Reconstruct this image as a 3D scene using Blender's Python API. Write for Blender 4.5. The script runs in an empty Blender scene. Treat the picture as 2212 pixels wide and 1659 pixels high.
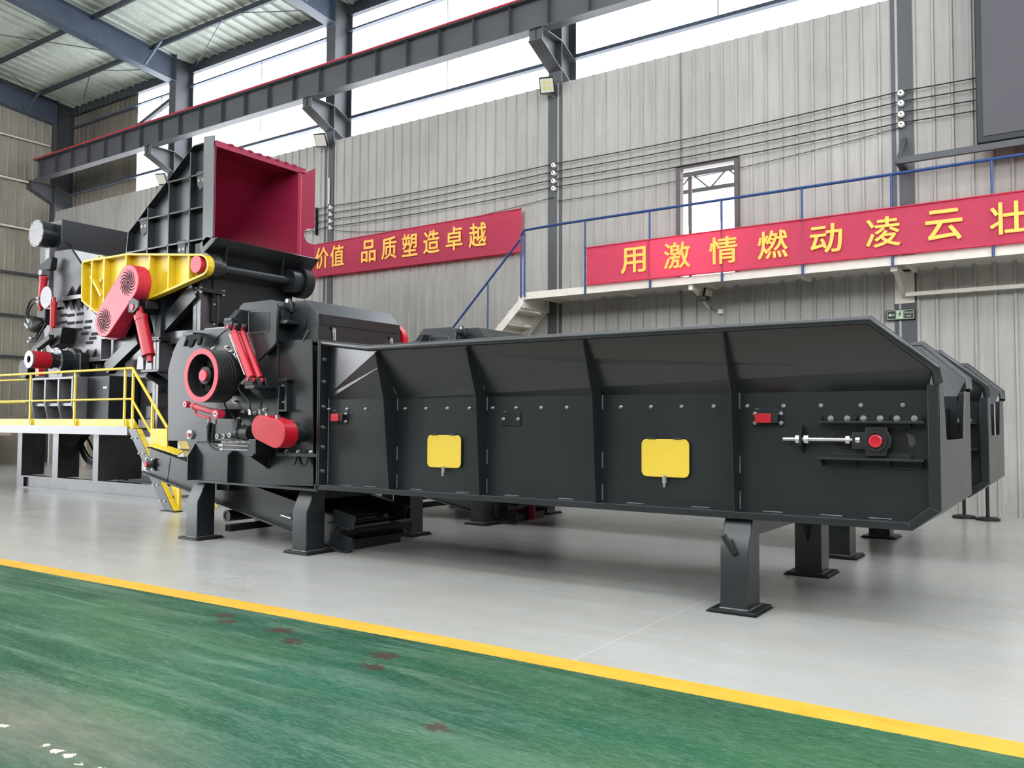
import bpy, bmesh, math, random
from mathutils import Vector, Matrix
random.seed(7)
SC = bpy.context.scene
COL = SC.collection

# ------------------------------------------------------------------ camera
YAW, PITCH, ROLL, FPX = 0.59629, 0.0451144, 0.0046193, 1848.1
CAM = Vector((0.0, 0.0, 1.5))
_f = Vector((-math.sin(YAW)*math.cos(PITCH), math.cos(YAW)*math.cos(PITCH), math.sin(PITCH)))
_r = Vector((math.cos(YAW), math.sin(YAW), 0.0))
_u = _r.cross(_f)
_R = _r*math.cos(ROLL) + _u*math.sin(ROLL)
_U = -_r*math.sin(ROLL) + _u*math.cos(ROLL)
cd = bpy.data.cameras.new('camera')
cam = bpy.data.objects.new('camera', cd)
COL.objects.link(cam)
cd.sensor_width = 36.0
cd.lens = FPX*36.0/2212.0
cd.clip_start, cd.clip_end = 0.05, 300
_m = Matrix((_R, _U, -_f)).transposed().to_4x4()
_m.translation = CAM
cam.matrix_world = _m
SC.camera = cam

# ------------------------------------------------------------------ daylight and exposure
SKY = 8.0
w = bpy.data.worlds.new('daylight')
SC.world = w
w.use_nodes = True
bg = w.node_tree.nodes['Background']
bg.inputs['Color'].default_value = (0.92, 0.96, 1.0, 1)
bg.inputs['Strength'].default_value = SKY
SC.view_settings.view_transform = 'Standard'
SC.view_settings.look = 'None'
SC.view_settings.gamma = 1.0
SC.view_settings.exposure = 0.0
SC.view_settings.use_curve_mapping = False
try:
    SC.cycles.use_denoising = True
    SC.cycles.max_bounces = 8
    SC.cycles.diffuse_bounces = 5
    SC.cycles.glossy_bounces = 4
    SC.cycles.transparent_max_bounces = 12
    SC.cycles.sample_clamp_indirect = 8.0
except Exception:
    pass

# ------------------------------------------------------------------ measuring: a sight line met with a real plane of the hall
def at(px, py, x=None, y=None, z=None):
    d = _f + _R*((px-1106.0)/FPX) + _U*((829.5-py)/FPX)
    if x is not None: t = (x-CAM.x)/d.x
    elif y is not None: t = (y-CAM.y)/d.y
    else: t = (z-CAM.z)/d.z
    return CAM + d*t
def XZ(pts, y): return [(p.x, p.z) for p in (at(a, b, y=y) for a, b in pts)]
def YZ(pts, x): return [(p.y, p.z) for p in (at(a, b, x=x) for a, b in pts)]

# ------------------------------------------------------------------ mesh helpers
class MB:
    def __init__(s): s.v, s.f = [], []
    def add(s, vs, fs):
        n = len(s.v); s.v += [Vector(p) for p in vs]; s.f += [tuple(i+n for i in q) for q in fs]; return s
    def box(s, x0, x1, y0, y1, z0, z1):
        vs = [(x, y, z) for z in (z0, z1) for y in (y0, y1) for x in (x0, x1)]
        return s.add(vs, [(0,2,3,1),(4,5,7,6),(0,1,5,4),(2,6,7,3),(0,4,6,2),(1,3,7,5)])
    def loft(s, a, b):
        n = len(a)
        return s.add(list(a)+list(b), [tuple(range(n))[::-1], tuple(range(n, 2*n))] + [(i, (i+1) % n, n+(i+1) % n, n+i) for i in range(n)])
    def py(s, poly, y0, y1): return s.loft([(x, y0, z) for x, z in poly], [(x, y1, z) for x, z in poly])
    def px(s, poly, x0, x1): return s.loft([(x0, y, z) for y, z in poly], [(x1, y, z) for y, z in poly])
    def pz(s, poly, z0, z1): return s.loft([(x, y, z0) for x, y in poly], [(x, y, z1) for x, y in poly])
    def slab(s, pts, off):
        off = Vector(off); return s.loft([Vector(p) for p in pts], [Vector(p)+off for p in pts])
    def tube(s, pts, r, n=12, caps=True):
        pts = [Vector(p) for p in pts]; rs = r if isinstance(r, (list, tuple)) else [r]*len(pts)
        rings = []; prev = None
        for i, p in enumerate(pts):
            if i == 0: t = (pts[1]-p).normalized()
            elif i == len(pts)-1: t = (p-pts[-2]).normalized()
            else: t = ((pts[i+1]-p).normalized()+(p-pts[i-1]).normalized()).normalized()
            if prev is None:
                up = Vector((0,0,1)) if abs(t.z) < 0.9 else Vector((1,0,0))
                nx = t.cross(up).normalized()
            else:
                nx = (prev - t*prev.dot(t)).normalized()
            prev = nx; ny = t.cross(nx)
            k = 1.0
            if 0 < i < len(pts)-1:
                c = (pts[i+1]-p).normalized().dot(t); k = 1/max(c, 0.5)
            rings.append([p + (nx*math.cos(a)+ny*math.sin(a))*rs[i] for a in (2*math.pi*j/n for j in range(n))])
        vs = [q for g in rings for q in g]; fs = []
        for i in range(len(rings)-1):
            for j in range(n):
                fs.append((i*n+j, i*n+(j+1) % n, (i+1)*n+(j+1) % n, (i+1)*n+j))
        if caps: fs += [tuple(range(n))[::-1], tuple((len(rings)-1)*n+j for j in range(n))]
        return s.add(vs, fs)
    def bar(s, a, b, wd, ht, up=(0,0,1)):          # square bar from a to b
        a, b = Vector(a), Vector(b); t = (b-a).normalized(); up = Vector(up)
        sx = t.cross(up).normalized(); sy = sx.cross(t)
        q = [sx*(wd/2*i)+sy*(ht/2*j) for i, j in ((-1,-1),(1,-1),(1,1),(-1,1))]
        return s.loft([a+o for o in q], [b+o for o in q])
    def lathe(s, prof, o, axis=(0,1,0), n=40, closed=False):  # prof: (radius, distance along axis)
        o = Vector(o); t = Vector(axis).normalized()
        up = Vector((0,0,1)) if abs(t.z) < 0.9 else Vector((1,0,0))
        a = t.cross(up).normalized(); b = t.cross(a)
        vs = []; fs = []; m = len(prof)
        for r, h in prof:
            for j in range(n):
                g = 2*math.pi*j/n; vs.append(o+t*h+(a*math.cos(g)+b*math.sin(g))*max(r, 1e-5))
        rng = range(m) if closed else range(m-1)
        for i in rng:
            for j in range(n):
                k = (i+1) % m
                fs.append((i*n+j, i*n+(j+1) % n, k*n+(j+1) % n, k*n+j))
        if not closed:
            if prof[0][0] > 1e-4: fs.append(tuple(range(n))[::-1])
            if prof[-1][0] > 1e-4: fs.append(tuple((m-1)*n+j for j in range(n)))
        return s.add(vs, fs)
    def disc(s, o, r, h, axis=(0,1,0), n=32): return s.lathe([(r, 0), (r, h)], o, axis, n)
    def ring(s, o, ro, ri, h, axis=(0,1,0), n=40): return s.lathe([(ro, 0), (ro, h), (ri, h), (ri, 0)], o, axis, n, True)
    def strip(s, quads):
        for q in quads: s.add(q, [tuple(range(len(q)))])
        return s
    def build(s, name, mat, parent=None, bevel=0.0, smooth=True, weld=False):
        off = Vector(parent.get('_o', (0,0,0))) if parent is not None else Vector((0,0,0))
        me = bpy.data.meshes.new(name)
        me.from_pydata([tuple(v-off) for v in s.v], [], s.f)
        bm = bmesh.new(); bm.from_mesh(me)
        if weld: bmesh.ops.remove_doubles(bm, verts=bm.verts, dist=1e-5)
        bmesh.ops.recalc_face_normals(bm, faces=bm.faces)
        bm.to_mesh(me); bm.free()
        if smooth:
            me.polygons.foreach_set('use_smooth', [True]*len(me.polygons))
            try: me.set_sharp_from_angle(angle=math.radians(32))
            except Exception: pass
        me.materials.append(mat)
        o = bpy.data.objects.new(name, me); COL.objects.link(o)
        if parent is not None:
            o.parent = parent; o['_o'] = tuple(off)
        if bevel:
            b = o.modifiers.new('bevel', 'BEVEL'); b.width = bevel; b.segments = 2; b.limit_method = 'ANGLE'; b.angle_limit = math.radians(40)
        return o

def tag(o, label=None, cat=None, group=None, kind=None):
    if label: o['label'] = label
    if cat: o['category'] = cat
    if group: o['group'] = group
    if kind: o['kind'] = kind
    return o
def thing(name, loc, label, cat, group=None, kind=None):
    o = bpy.data.objects.new(name, None); COL.objects.link(o)
    o.location = loc; o.empty_display_size = 0.2; o['_o'] = tuple(loc)
    return tag(o, label, cat, group, kind)
def copy_tree(o, off=(0,0,0), parent=None):
    c = o.copy(); COL.objects.link(c)
    if parent is not None: c.parent = parent
    else: c.location = Vector(o.location)+Vector(off)
    for ch in list(o.children): copy_tree(ch, parent=c)
    return c
def put(proto, parent, loc, name=None):          # a copy of a small part set at a place on its thing
    c = proto.copy(); COL.objects.link(c)
    if name: c.name = name
    c.parent = parent; c.location = Vector(loc)-Vector(parent['_o'])
    return c

# ------------------------------------------------------------------ materials
def lin(c): return tuple(((v/255.0)/12.92 if v/255.0 <= 0.04045 else ((v/255.0+0.055)/1.055)**2.4) for v in c)
def paint(name, rgb, rough=0.45, metal=0.0, var=0.12, scale=3.0, rvar=0.1, bump=0.0, spec=0.5, streak=None, coat=0.0):
    m = bpy.data.materials.new(name); m.use_nodes = True
    nt = m.node_tree; N = nt.nodes; L = nt.links; b = N['Principled BSDF']
    tc = N.new('ShaderNodeTexCoord'); mp = N.new('ShaderNodeMapping'); L.new(tc.outputs['Object'], mp.inputs['Vector'])
    if streak: mp.inputs['Scale'].default_value = streak
    nz = N.new('ShaderNodeTexNoise'); nz.inputs['Scale'].default_value = scale; nz.inputs['Detail'].default_value = 6; nz.inputs['Roughness'].default_value = 0.6
    L.new(mp.outputs['Vector'], nz.inputs['Vector'])
    cr = N.new('ShaderNodeValToRGB'); c = lin(rgb)
    cr.color_ramp.elements[0].position = 0.3; cr.color_ramp.elements[1].position = 0.7
    cr.color_ramp.elements[0].color = tuple(v*(1-var) for v in c)+(1,)
    cr.color_ramp.elements[1].color = tuple(min(1, v*(1+var)) for v in c)+(1,)
    L.new(nz.outputs['Fac'], cr.inputs['Fac']); L.new(cr.outputs['Color'], b.inputs['Base Color'])
    mr = N.new('ShaderNodeMapRange'); mr.inputs['To Min'].default_value = max(0.02, rough-rvar); mr.inputs['To Max'].default_value = min(1, rough+rvar)
    L.new(nz.outputs['Fac'], mr.inputs['Value']); L.new(mr.outputs['Result'], b.inputs['Roughness'])
    b.inputs['Metallic'].default_value = metal
    b.inputs['Specular IOR Level'].default_value = spec
    if coat: b.inputs['Coat Weight'].default_value = coat; b.inputs['Coat Roughness'].default_value = 0.15
    if bump:
        bp = N.new('ShaderNodeBump'); bp.inputs['Strength'].default_value = bump; bp.inputs['Distance'].default_value = 0.02
        L.new(nz.outputs['Fac'], bp.inputs['Height']); L.new(bp.outputs['Normal'], b.inputs['Normal'])
    return m
GRAPH = paint('graphite_paint', (27, 30, 33), 0.3, var=0.08, scale=1.3, rvar=0.06, spec=0.6)
GRAPH2 = paint('graphite_paint_matt', (22, 25, 28), 0.42, var=0.1, scale=2.0, spec=0.4)
BLACKP = paint('black_paint', (15, 16, 18), 0.45, var=0.15, scale=4)
RUBBER = paint('black_rubber', (22, 22, 24), 0.55, var=0.1)
BELT = paint('pulley_black', (22, 23, 25), 0.5, var=0.1)
RED = paint('red_paint', (170, 17, 35), 0.32, var=0.1, scale=4, spec=0.6)
REDW = paint('worn_red_paint', (196, 44, 66), 0.4, var=0.25, scale=14, spec=0.6)
CRIM = paint('crimson_paint', (150, 30, 64), 0.5, var=0.08, scale=2)
YEL = paint('yellow_paint', (206, 176, 36), 0.36, var=0.12, scale=2.5, spec=0.5)
YELD = paint('door_yellow', (204, 174, 54), 0.42, var=0.03)
STEEL = paint('zinc_steel', (190, 190, 188), 0.3, metal=0.9, var=0.1, scale=20)
BAREST = paint('bare_steel', (120, 118, 120), 0.35, metal=0.5, var=0.2, scale=5, rvar=0.15)
SHRED = paint('shredder_grey_paint', (60, 58, 62), 0.26, var=0.12, scale=2.2, rvar=0.12, spec=0.8)
HOPP = paint('hopper_grey_paint', (46, 49, 53), 0.36, var=0.12, scale=1.5, rvar=0.08, spec=0.95)
SHRUP = paint('mottled_grey_paint', (58, 57, 60), 0.42, var=0.35, scale=3.0, rvar=0.2, spec=0.55)
WELD = paint('weld_bead', (96, 98, 100), 0.4, metal=0.4, var=0.3, scale=40)
BLUEST = paint('blue_grey_steel', (76, 85, 100), 0.45, var=0.14, scale=2.5)
COLP = paint('column_grey_paint', (68, 70, 74), 0.5, var=0.16, scale=2.2, streak=(3, 3, 0.4))
PURL = paint('purlin_dark_paint', (52, 57, 66), 0.5)
BEAMP = paint('crane_beam_paint', (76, 76, 80), 0.5, var=0.14, scale=2)
CREAM = paint('cream_white_paint', (214, 206, 196), 0.5, var=0.08, scale=4)
BLUE = paint('blue_rail_paint', (28, 58, 112), 0.4, var=0.12, scale=6)
CERAM = paint('porcelain', (225, 222, 218), 0.25, var=0.06)
WIRE = paint('cable_black', (34, 32, 32), 0.6)
SCREEN = paint('dark_display_panel', (72, 70, 76), 0.6, var=0.03)
FRAMEB = paint('brown_door_frame', (78, 66, 64), 0.5, var=0.1)
WHITEP = paint('white_paint', (226, 226, 224), 0.5, var=0.05)
SIGNB = paint('sign_black', (18, 26, 26), 0.4)
SIGNW = paint('sign_pale_green', (206, 224, 200), 0.5)
CONC = paint('concrete_kerb', (140, 128, 120), 0.8, var=0.2, scale=2.5, bump=0.3)
TIMB = paint('pale_timber', (196, 180, 158), 0.7, var=0.2, scale=3, streak=(1, 6, 6))
TAN = paint('tan_board', (150, 138, 128), 0.75, var=0.18, scale=1.6)
LEDM = paint('lamp_lens', (214, 208, 196), 0.3, var=0.05)
LEDY = paint('lamp_led_chip', (214, 204, 120), 0.4, var=0.05)
GOLD = paint('golden_lettering', (255, 190, 84), 0.6, var=0.04)
DARKIN = paint('dark_opening', (9, 9, 11), 0.8, var=0.1)

def cladding(name, rgb, dirt, axis):
    m = bpy.data.materials.new(name); m.use_nodes = True
    nt = m.node_tree; N = nt.nodes; L = nt.links; b = N['Principled BSDF']
    tc = N.new('ShaderNodeTexCoord')
    def noise(sc, vec, det=5):
        mp = N.new('ShaderNodeMapping'); mp.inputs['Scale'].default_value = vec; L.new(tc.outputs['Object'], mp.inputs['Vector'])
        n = N.new('ShaderNodeTexNoise'); n.inputs['Scale'].default_value = sc; n.inputs['Detail'].default_value = det; n.inputs['Roughness'].default_value = 0.65
        L.new(mp.outputs['Vector'], n.inputs['Vector']); return n.outputs['Fac']
    big = noise(0.55, (1, 1, 0.7)); st = noise(9.0, (1, 1, 0.06)); sp = noise(7.0, (1, 1, 1), 8)
    def ramp(fac, a, c, p0, p1):
        r = N.new('ShaderNodeValToRGB'); r.color_ramp.elements[0].position = p0; r.color_ramp.elements[1].position = p1
        r.color_ramp.elements[0].color = a; r.color_ramp.elements[1].color = c; L.new(fac, r.inputs['Fac']); return r.outputs['Color']
    c = lin(rgb); d = lin(dirt)
    col = ramp(big, d+(1,), c+(1,), 0.3, 0.62)
    def mul(a, bcol, f):
        mx = N.new('ShaderNodeMix'); mx.data_type = 'RGBA'; mx.blend_type = 'MULTIPLY'; mx.inputs['Factor'].default_value = f
        L.new(a, mx.inputs['A']); L.new(bcol, mx.inputs['B']); return mx.outputs['Result']
    col = mul(col, ramp(st, (0.80,0.79,0.77,1), (1,1,1,1), 0.3, 0.62), 0.8)
    col = mul(col, ramp(sp, (0.45,0.42,0.38,1), (1,1,1,1), 0.24, 0.33), 0.8)
    L.new(col, b.inputs['Base Color']); b.inputs['Roughness'].default_value = 0.5
    return m
CLAD = cladding('grey_wall_cladding', (168, 165, 160), (153, 149, 144), 'x')
CLADL = cladding('end_wall_cladding', (160, 153, 140), (134, 127, 115), 'y')
CLADD = cladding('dim_wall_cladding', (120, 112, 102), (92, 86, 78), 'x')
ROOFM = cladding('roof_sheet_underside', (214, 220, 210), (184, 188, 178), 'x')

def pane_mat():
    m = bpy.data.materials.new('window_pane'); m.use_nodes = True
    nt = m.node_tree; N = nt.nodes; L = nt.links; N.remove(N['Principled BSDF']); out = N['Material Output']
    t = N.new('ShaderNodeBsdfTransparent'); t.inputs['Color'].default_value = (0.97, 0.98, 1, 1)
    g = N.new('ShaderNodeBsdfGlossy'); g.inputs['Roughness'].default_value = 0.1
    tc = N.new('ShaderNodeTexCoord'); nz = N.new('ShaderNodeTexNoise'); nz.inputs['Scale'].default_value = 1.5
    L.new(tc.outputs['Object'], nz.inputs['Vector'])
    mr = N.new('ShaderNodeMapRange'); mr.inputs['To Min'].default_value = 0.02; mr.inputs['To Max'].default_value = 0.06
    L.new(nz.outputs['Fac'], mr.inputs['Value'])
    mx = N.new('ShaderNodeMixShader'); L.new(mr.outputs['Result'], mx.inputs['Fac'])
    L.new(t.outputs[0], mx.inputs[1]); L.new(g.outputs[0], mx.inputs[2]); L.new(mx.outputs[0], out.inputs['Surface'])
    return m
PANE = pane_mat()

def cloth(name, rgb, trans):
    m = paint(name, rgb, 0.75, var=0.06, scale=6)
    nt = m.node_tree; N = nt.nodes; L = nt.links; b = N['Principled BSDF']; out = N['Material Output']
    t = N.new('ShaderNodeBsdfTranslucent'); t.inputs['Color'].default_value = lin((255, 70, 96))+(1,)
    mx = N.new('ShaderNodeMixShader'); mx.inputs['Fac'].default_value = trans
    L.new(b.outputs[0], mx.inputs[1]); L.new(t.outputs[0], mx.inputs[2]); L.new(mx.outputs[0], out.inputs['Surface'])
    return m
BANNER = cloth('red_banner_cloth', (200, 70, 98), 0.4)

def floor_mat():
    m = bpy.data.materials.new('painted_hall_floor'); m.use_nodes = True
    nt = m.node_tree; N = nt.nodes; L = nt.links; b = N['Principled BSDF']
    tc = N.new('ShaderNodeTexCoord'); P = tc.outputs['Object']
    sx = N.new('ShaderNodeSeparateXYZ'); L.new(P, sx.inputs[0]); X, Y = sx.outputs[0], sx.outputs[1]
    def math_(op, a, c=None, cl=False):
        n = N.new('ShaderNodeMath'); n.operation = op; n.use_clamp = cl
        for i, q in enumerate((a, c)):
            if q is None: continue
            if isinstance(q, (int, float)): n.inputs[i].default_value = q
            else: L.new(q, n.inputs[i])
        return n.outputs[0]
    def noise(sc, vec=(1,1,1), det=6, ro=0.6, dist=0.0, rot=0.0, loc=(0,0,0)):
        mp = N.new('ShaderNodeMapping'); mp.inputs['Scale'].default_value = vec; mp.inputs['Rotation'].default_value = (0,0,rot); mp.inputs['Location'].default_value = loc
        L.new(P, mp.inputs['Vector'])
        n = N.new('ShaderNodeTexNoise'); n.inputs['Scale'].default_value = sc; n.inputs['Detail'].default_value = det
        n.inputs['Roughness'].default_value = ro; n.inputs['Distortion'].default_value = dist
        L.new(mp.outputs['Vector'], n.inputs['Vector']); return n.outputs['Fac']
    def ramp(fac, stops):
        r = N.new('ShaderNodeValToRGB'); e = r.color_ramp.elements
        while len(e) < len(stops): e.new(0.5)
        for i, (p, c) in enumerate(stops): e[i].position = p; e[i].color = (tuple(c)+(1,)) if len(c) == 3 else c
        L.new(fac, r.inputs['Fac']); return r.outputs['Color']
    def mix(f, a, c, mode='MIX'):
        mx = N.new('ShaderNodeMix'); mx.data_type = 'RGBA'; mx.blend_type = mode
        if isinstance(f, (int, float)): mx.inputs['Factor'].default_value = f
        else: L.new(f, mx.inputs['Factor'])
        for k, q in (('A', a), ('B', c)):
            if isinstance(q, tuple): mx.inputs[k].default_value = q if len(q) == 4 else q+(1,)
            else: L.new(q, mx.inputs[k])
        return mx.outputs['Result']
    W, K = (1,1,1), (0,0,0)
    # grey epoxy with scuffs
    g = ramp(noise(0.5, det=5), [(0.3, lin((150,150,146))), (0.7, lin((168,169,166)))])
    g = mix(ramp(noise(1.4, (0.25,1.6,1), 7, 0.65), [(0.35, K), (0.7, W)]), g, lin((158,154,148)))
    g = mix(ramp(noise(9, (1,1,1), 8, 0.75), [(0.71, K), (0.74, W)]), g, lin((205,205,202)))
    g = mix(ramp(noise(5, (1,1,1), 6, 0.7, loc=(5,2,0)), [(0.74, K), (0.77, W)]), g, lin((104,100,96)))
    g = mix(math_('MULTIPLY', ramp(noise(24, (0.22,1.8,1), 8, 0.8), [(0.48, K), (0.68, W)]), 0.3), g, lin((136,132,126)))
    g = mix(math_('MULTIPLY', ramp(noise(33, (0.25,1.6,1), 8, 0.8, loc=(4,4,0)), [(0.52, K), (0.7, W)]), 0.3), g, lin((186,186,182)))
    xj = at(1246.6, 1422, z=0).x
    j = math_('SUBTRACT', 1, math_('MULTIPLY', math_('ABSOLUTE', math_('SUBTRACT', math_('ADD', X, math_('MULTIPLY', noise(6), 0.012)), xj)), 140), True)
    g = mix(math_('MULTIPLY', j, 0.6), g, lin((196,196,192)))
    # green walkway paint, worn along the traffic direction
    e = ramp(noise(0.8, (0.5,1.3,1), 6, 0.6), [(0.28, lin((10,50,34))), (0.5, lin((17,68,48))), (0.72, lin((28,82,64)))])
    e = mix(ramp(noise(0.7, (0.6,1.2,1), 4, 0.5, loc=(3,1,0)), [(0.45, K), (0.72, W)]), e, lin((58,96,60)))
    lft = math_('ADD', math_('MULTIPLY', math_('SUBTRACT', math_('MULTIPLY', X, -1), 1.5), 0.22, True), 0.35, True)
    s1 = ramp(noise(2.6, (0.22,2.4,1), 10, 0.78, 0.6, rot=0.12), [(0.47, K), (0.66, W)])
    e = mix(math_('MULTIPLY', math_('MULTIPLY', s1, lft), 0.55), e, lin((108,132,114)))
    s2 = ramp(noise(2.2, (0.3,2.2,1), 10, 0.75, 0.4, rot=-0.1, loc=(7,3,0)), [(0.52, K), (0.7, W)])
    e = mix(math_('MULTIPLY', math_('MULTIPLY', s2, lft), 0.6), e, lin((54,72,58)))
    s3 = ramp(noise(13, (0.35,1.5,1), 10, 0.8), [(0.56, K), (0.72, W)])
    e = mix(math_('MULTIPLY', math_('MULTIPLY', s3, lft), 0.4), e, lin((126,146,130)))
    s4 = ramp(noise(38, (0.35,1.7,1), 8, 0.8, 0.5, rot=0.25), [(0.5, K), (0.66, W)])
    e = mix(math_('MULTIPLY', s4, 0.42), e, lin((120,144,124)))
    s5 = ramp(noise(26, (0.4,1.6,1), 8, 0.8, 0.5, rot=-0.2, loc=(1,4,0)), [(0.5, K), (0.68, W)])
    e = mix(math_('MULTIPLY', s5, 0.6), e, lin((18,52,36)))
    e = mix(ramp(noise(4.5, (0.7,1,1), 5, 0.6, loc=(2,8,0)), [(0.70, K), (0.735, W)]), e, lin((92,72,70)))
    # worn bare corner towards the near left
    q = at(60, 1560, z=0)
    dx = math_('SUBTRACT', X, q.x); dy = math_('SUBTRACT', Y, q.y)
    dd = math_('SQRT', math_('ADD', math_('MULTIPLY', math_('MULTIPLY', dx, dx), 0.5), math_('MULTIPLY', math_('MULTIPLY', dy, dy), 6)))
    wv = math_('SUBTRACT', 1.0, math_('MULTIPLY', dd, 0.8), True)
    e = mix(math_('MULTIPLY', wv, 0.85), e, ramp(noise(7, (0.5,2,1), 9, 0.75), [(0.3, lin((70,78,68))), (0.7, lin((122,118,106)))]))
    nch = noise(16, det=8, ro=0.75)
    chip = None
    for (a, c, rad) in ((95,1612,0.045), (125,1622,0.05), (150,1632,0.055), (175,1652,0.04), (4,1567,0.05), (215,1659,0.035)):
        k = at(a, c, z=0)
        ax = math_('SUBTRACT', X, k.x); ay = math_('MULTIPLY', math_('SUBTRACT', Y, k.y), 1.5)
        dk = math_('SQRT', math_('ADD', math_('MULTIPLY', ax, ax), math_('MULTIPLY', ay, ay)))
        h = math_('LESS_THAN', math_('ADD', dk, math_('MULTIPLY', nch, 0.22)), rad*0.8+0.095)
        chip = h if chip is None else math_('MAXIMUM', chip, h)
    e = mix(chip, e, lin((206,192,170)))
    stn = None
    for (a, c, ra) in ((485,1330,0.09), (490,1343,0.08), (610,1361,0.1), (633,1385,0.09), (830,1416,0.1), (805,1440,0.09), (945,1572,0.07)):
        k = at(a, c, z=0)
        ax = math_('SUBTRACT', X, k.x); ay = math_('MULTIPLY', math_('SUBTRACT', Y, k.y), 1.3)
        dk = math_('SQRT', math_('ADD', math_('MULTIPLY', ax, ax), math_('MULTIPLY', ay, ay)))
        h = math_('SUBTRACT', 1, math_('MULTIPLY', math_('ADD', dk, math_('MULTIPLY', math_('SUBTRACT', nch, 0.5), 0.5)), 1/ra), True)
        h = math_('MULTIPLY', h, 4.0, True)
        stn = h if stn is None else math_('MAXIMUM', stn, h)
    e = mix(math_('MULTIPLY', stn, 0.9), e, lin((62,46,42)))
    # yellow line
    yl = ramp(noise(6, (0.5,1,1), 8, 0.7), [(0.3, lin((208,140,40))), (0.7, lin((226,160,62)))])
    yl = mix(ramp(noise(14, (0.6,1,1), 9, 0.8), [(0.66, K), (0.7, W)]), yl, lin((120,84,40)))
    bend = math_('MULTIPLY', math_('MAXIMUM', math_('SUBTRACT', math_('MULTIPLY', X, -1), 3.6), 0), 0.0196)
    yy = math_('ADD', math_('ADD', Y, bend), math_('MULTIPLY', math_('SUBTRACT', noise(12, det=3), 0.5), 0.012))
    isg = math_('GREATER_THAN', yy, 4.765); isy = math_('GREATER_THAN', yy, 4.553)
    col = mix(isg, mix(isy, e, yl), g)
    L.new(col, b.inputs['Base Color'])
    rg = math_('ADD', math_('MULTIPLY', noise(1.8, (0.4,1.6,1), 6), 0.22), 0.12)
    re = math_('ADD', math_('MULTIPLY', noise(3, (0.4,1.6,1), 6), 0.3), 0.3)
    mr = N.new('ShaderNodeMix'); L.new(isg, mr.inputs['Factor']); L.new(re, mr.inputs['A']); L.new(rg, mr.inputs['B'])
    L.new(mr.outputs['Result'], b.inputs['Roughness'])
    bp = N.new('ShaderNodeBump'); bp.inputs['Strength'].default_value = 0.12; bp.inputs['Distance'].default_value = 0.02
    L.new(noise(3.0, (0.8,1.4,1), 5), bp.inputs['Height']); L.new(bp.outputs['Normal'], b.inputs['Normal'])
    ms = N.new('ShaderNodeMix'); L.new(isg, ms.inputs['Factor']); ms.inputs['A'].default_value = 0.28; ms.inputs['B'].default_value = 0.5
    L.new(ms.outputs['Result'], b.inputs['Specular IOR Level'])
    return m
FLOOR = floor_mat()

# small shared parts, set about by copy
def _proto(mb, name, mat):
    me_o = mb.build(name, mat); COL.objects.unlink(me_o); return me_o
def bolt_mb(r=0.012, h=0.016):
    m = MB(); m.disc((0, 0, 0), r*1.35, -0.004, (0,1,0), 16); m.disc((0, -0.004, 0), r, -h, (0,1,0), 6); m.disc((0, -0.004-h, 0), r*0.55, -0.008, (0,1,0), 10); return m
BOLT = _proto(bolt_mb(), 'bolt', STEEL)
BOLTX = _proto((lambda m: m.disc((0,0,0), 0.02, 0.02, (1,0,0), 6))(MB()), 'bolt', STEEL)
BOLTZ = _proto((lambda m: m.disc((0,0,0), 0.028, 0.03, (0,0,1), 6))(MB()), 'bolt', STEEL)
BIGB = _proto(bolt_mb(0.017, 0.022), 'bolt', STEEL)
# ================================================================== THE HALL
YW = 16.1            # inner face of the window wall
XL = -31.3           # inner face of the end wall
def struct(o): return tag(o, kind='structure')
XR, YF = 13.0, -13.0
struct(MB().box(XL-0.3, XR+0.3, YF-0.3, 24, -0.2, 0.0).build('floor', FLOOR, smooth=False))

def clad_strip(x0, x1, zs, y, holes=(), pitch=0.29, rib=0.05, h=0.034):
    """ribbed sheet along X; zs = list of z breaks; holes = (xa, xb, za, zb)"""
    prof = []
    x = x0
    while x < x1-1e-6:
        e = min(x+pitch, x1)
        for q, d in ((x, 0), (x+rib*0.3, h), (x+rib, h), (x+rib*1.3, 0)):
            if q < e: prof.append((q, d))
        x = e
    prof.append((x1, 0))
    for xa, xb, za, zb in holes:
        prof += [(xa, 0), (xb, 0)]
    prof = sorted(prof)
    m = MB()
    for (xa, da), (xb, db) in zip(prof, prof[1:]):
        if xb-xa < 1e-6: continue
        for za, zb in zip(zs, zs[1:]):
            xm, zm = (xa+xb)/2, (za+zb)/2
            if any(a < xm < b and c < zm < d for a, b, c, d in holes): continue
            m.add([(xa, y-da, za), (xb, y-db, za), (xb, y-db, zb), (xa, y-da, zb)], [(0,1,2,3)])
    m.box(x0, x1, y+0.001, y+0.002, -1, -0.9)
    return m
DX0, DX1, DZ0, DZ1 = -6.80, -5.68, 4.26, 6.62
def wall_back():
    m = MB()
    hole = (DX0, DX1, DZ0, DZ1)
    c = clad_strip(-30.9, XR, [0.0, DZ0, DZ1, 9.06], YW, [hole])
    m.v, m.f = c.v[:-8], c.f[:-6]
    return m
struct(wall_back().build('wall_back', CLAD, smooth=False, weld=False))
# darker sheeting left of the window band, on the outer line of the columns
YO = 16.75
dm = clad_strip(-31.3, -26.98, [9.0, 13.2], YO)
dm.v, dm.f = dm.v[:-8], dm.f[:-6]
struct(dm.build('wall_corner', CLADD, smooth=False))
# window bays: one sheet of panes for each bay between columns
COLX = [-31.14, -24.02, -16.90, -9.78, -2.66, 4.46, 11.58]
n = 1
for a, b in zip([-26.98]+COLX[2:-1], [COLX[1]]+COLX[2:]): pass
bays = [(-26.98, -24.02), (-24.02, -16.90), (-16.90, -9.78), (-9.78, -2.66), (-2.66, 4.46), (4.46, 11.58)]
for a, b in bays:
    struct(MB().box(a, b, YO, YO+0.01, 8.95, 12.78).build('window_%d' % n, PANE, smooth=False)); n += 1
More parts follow.
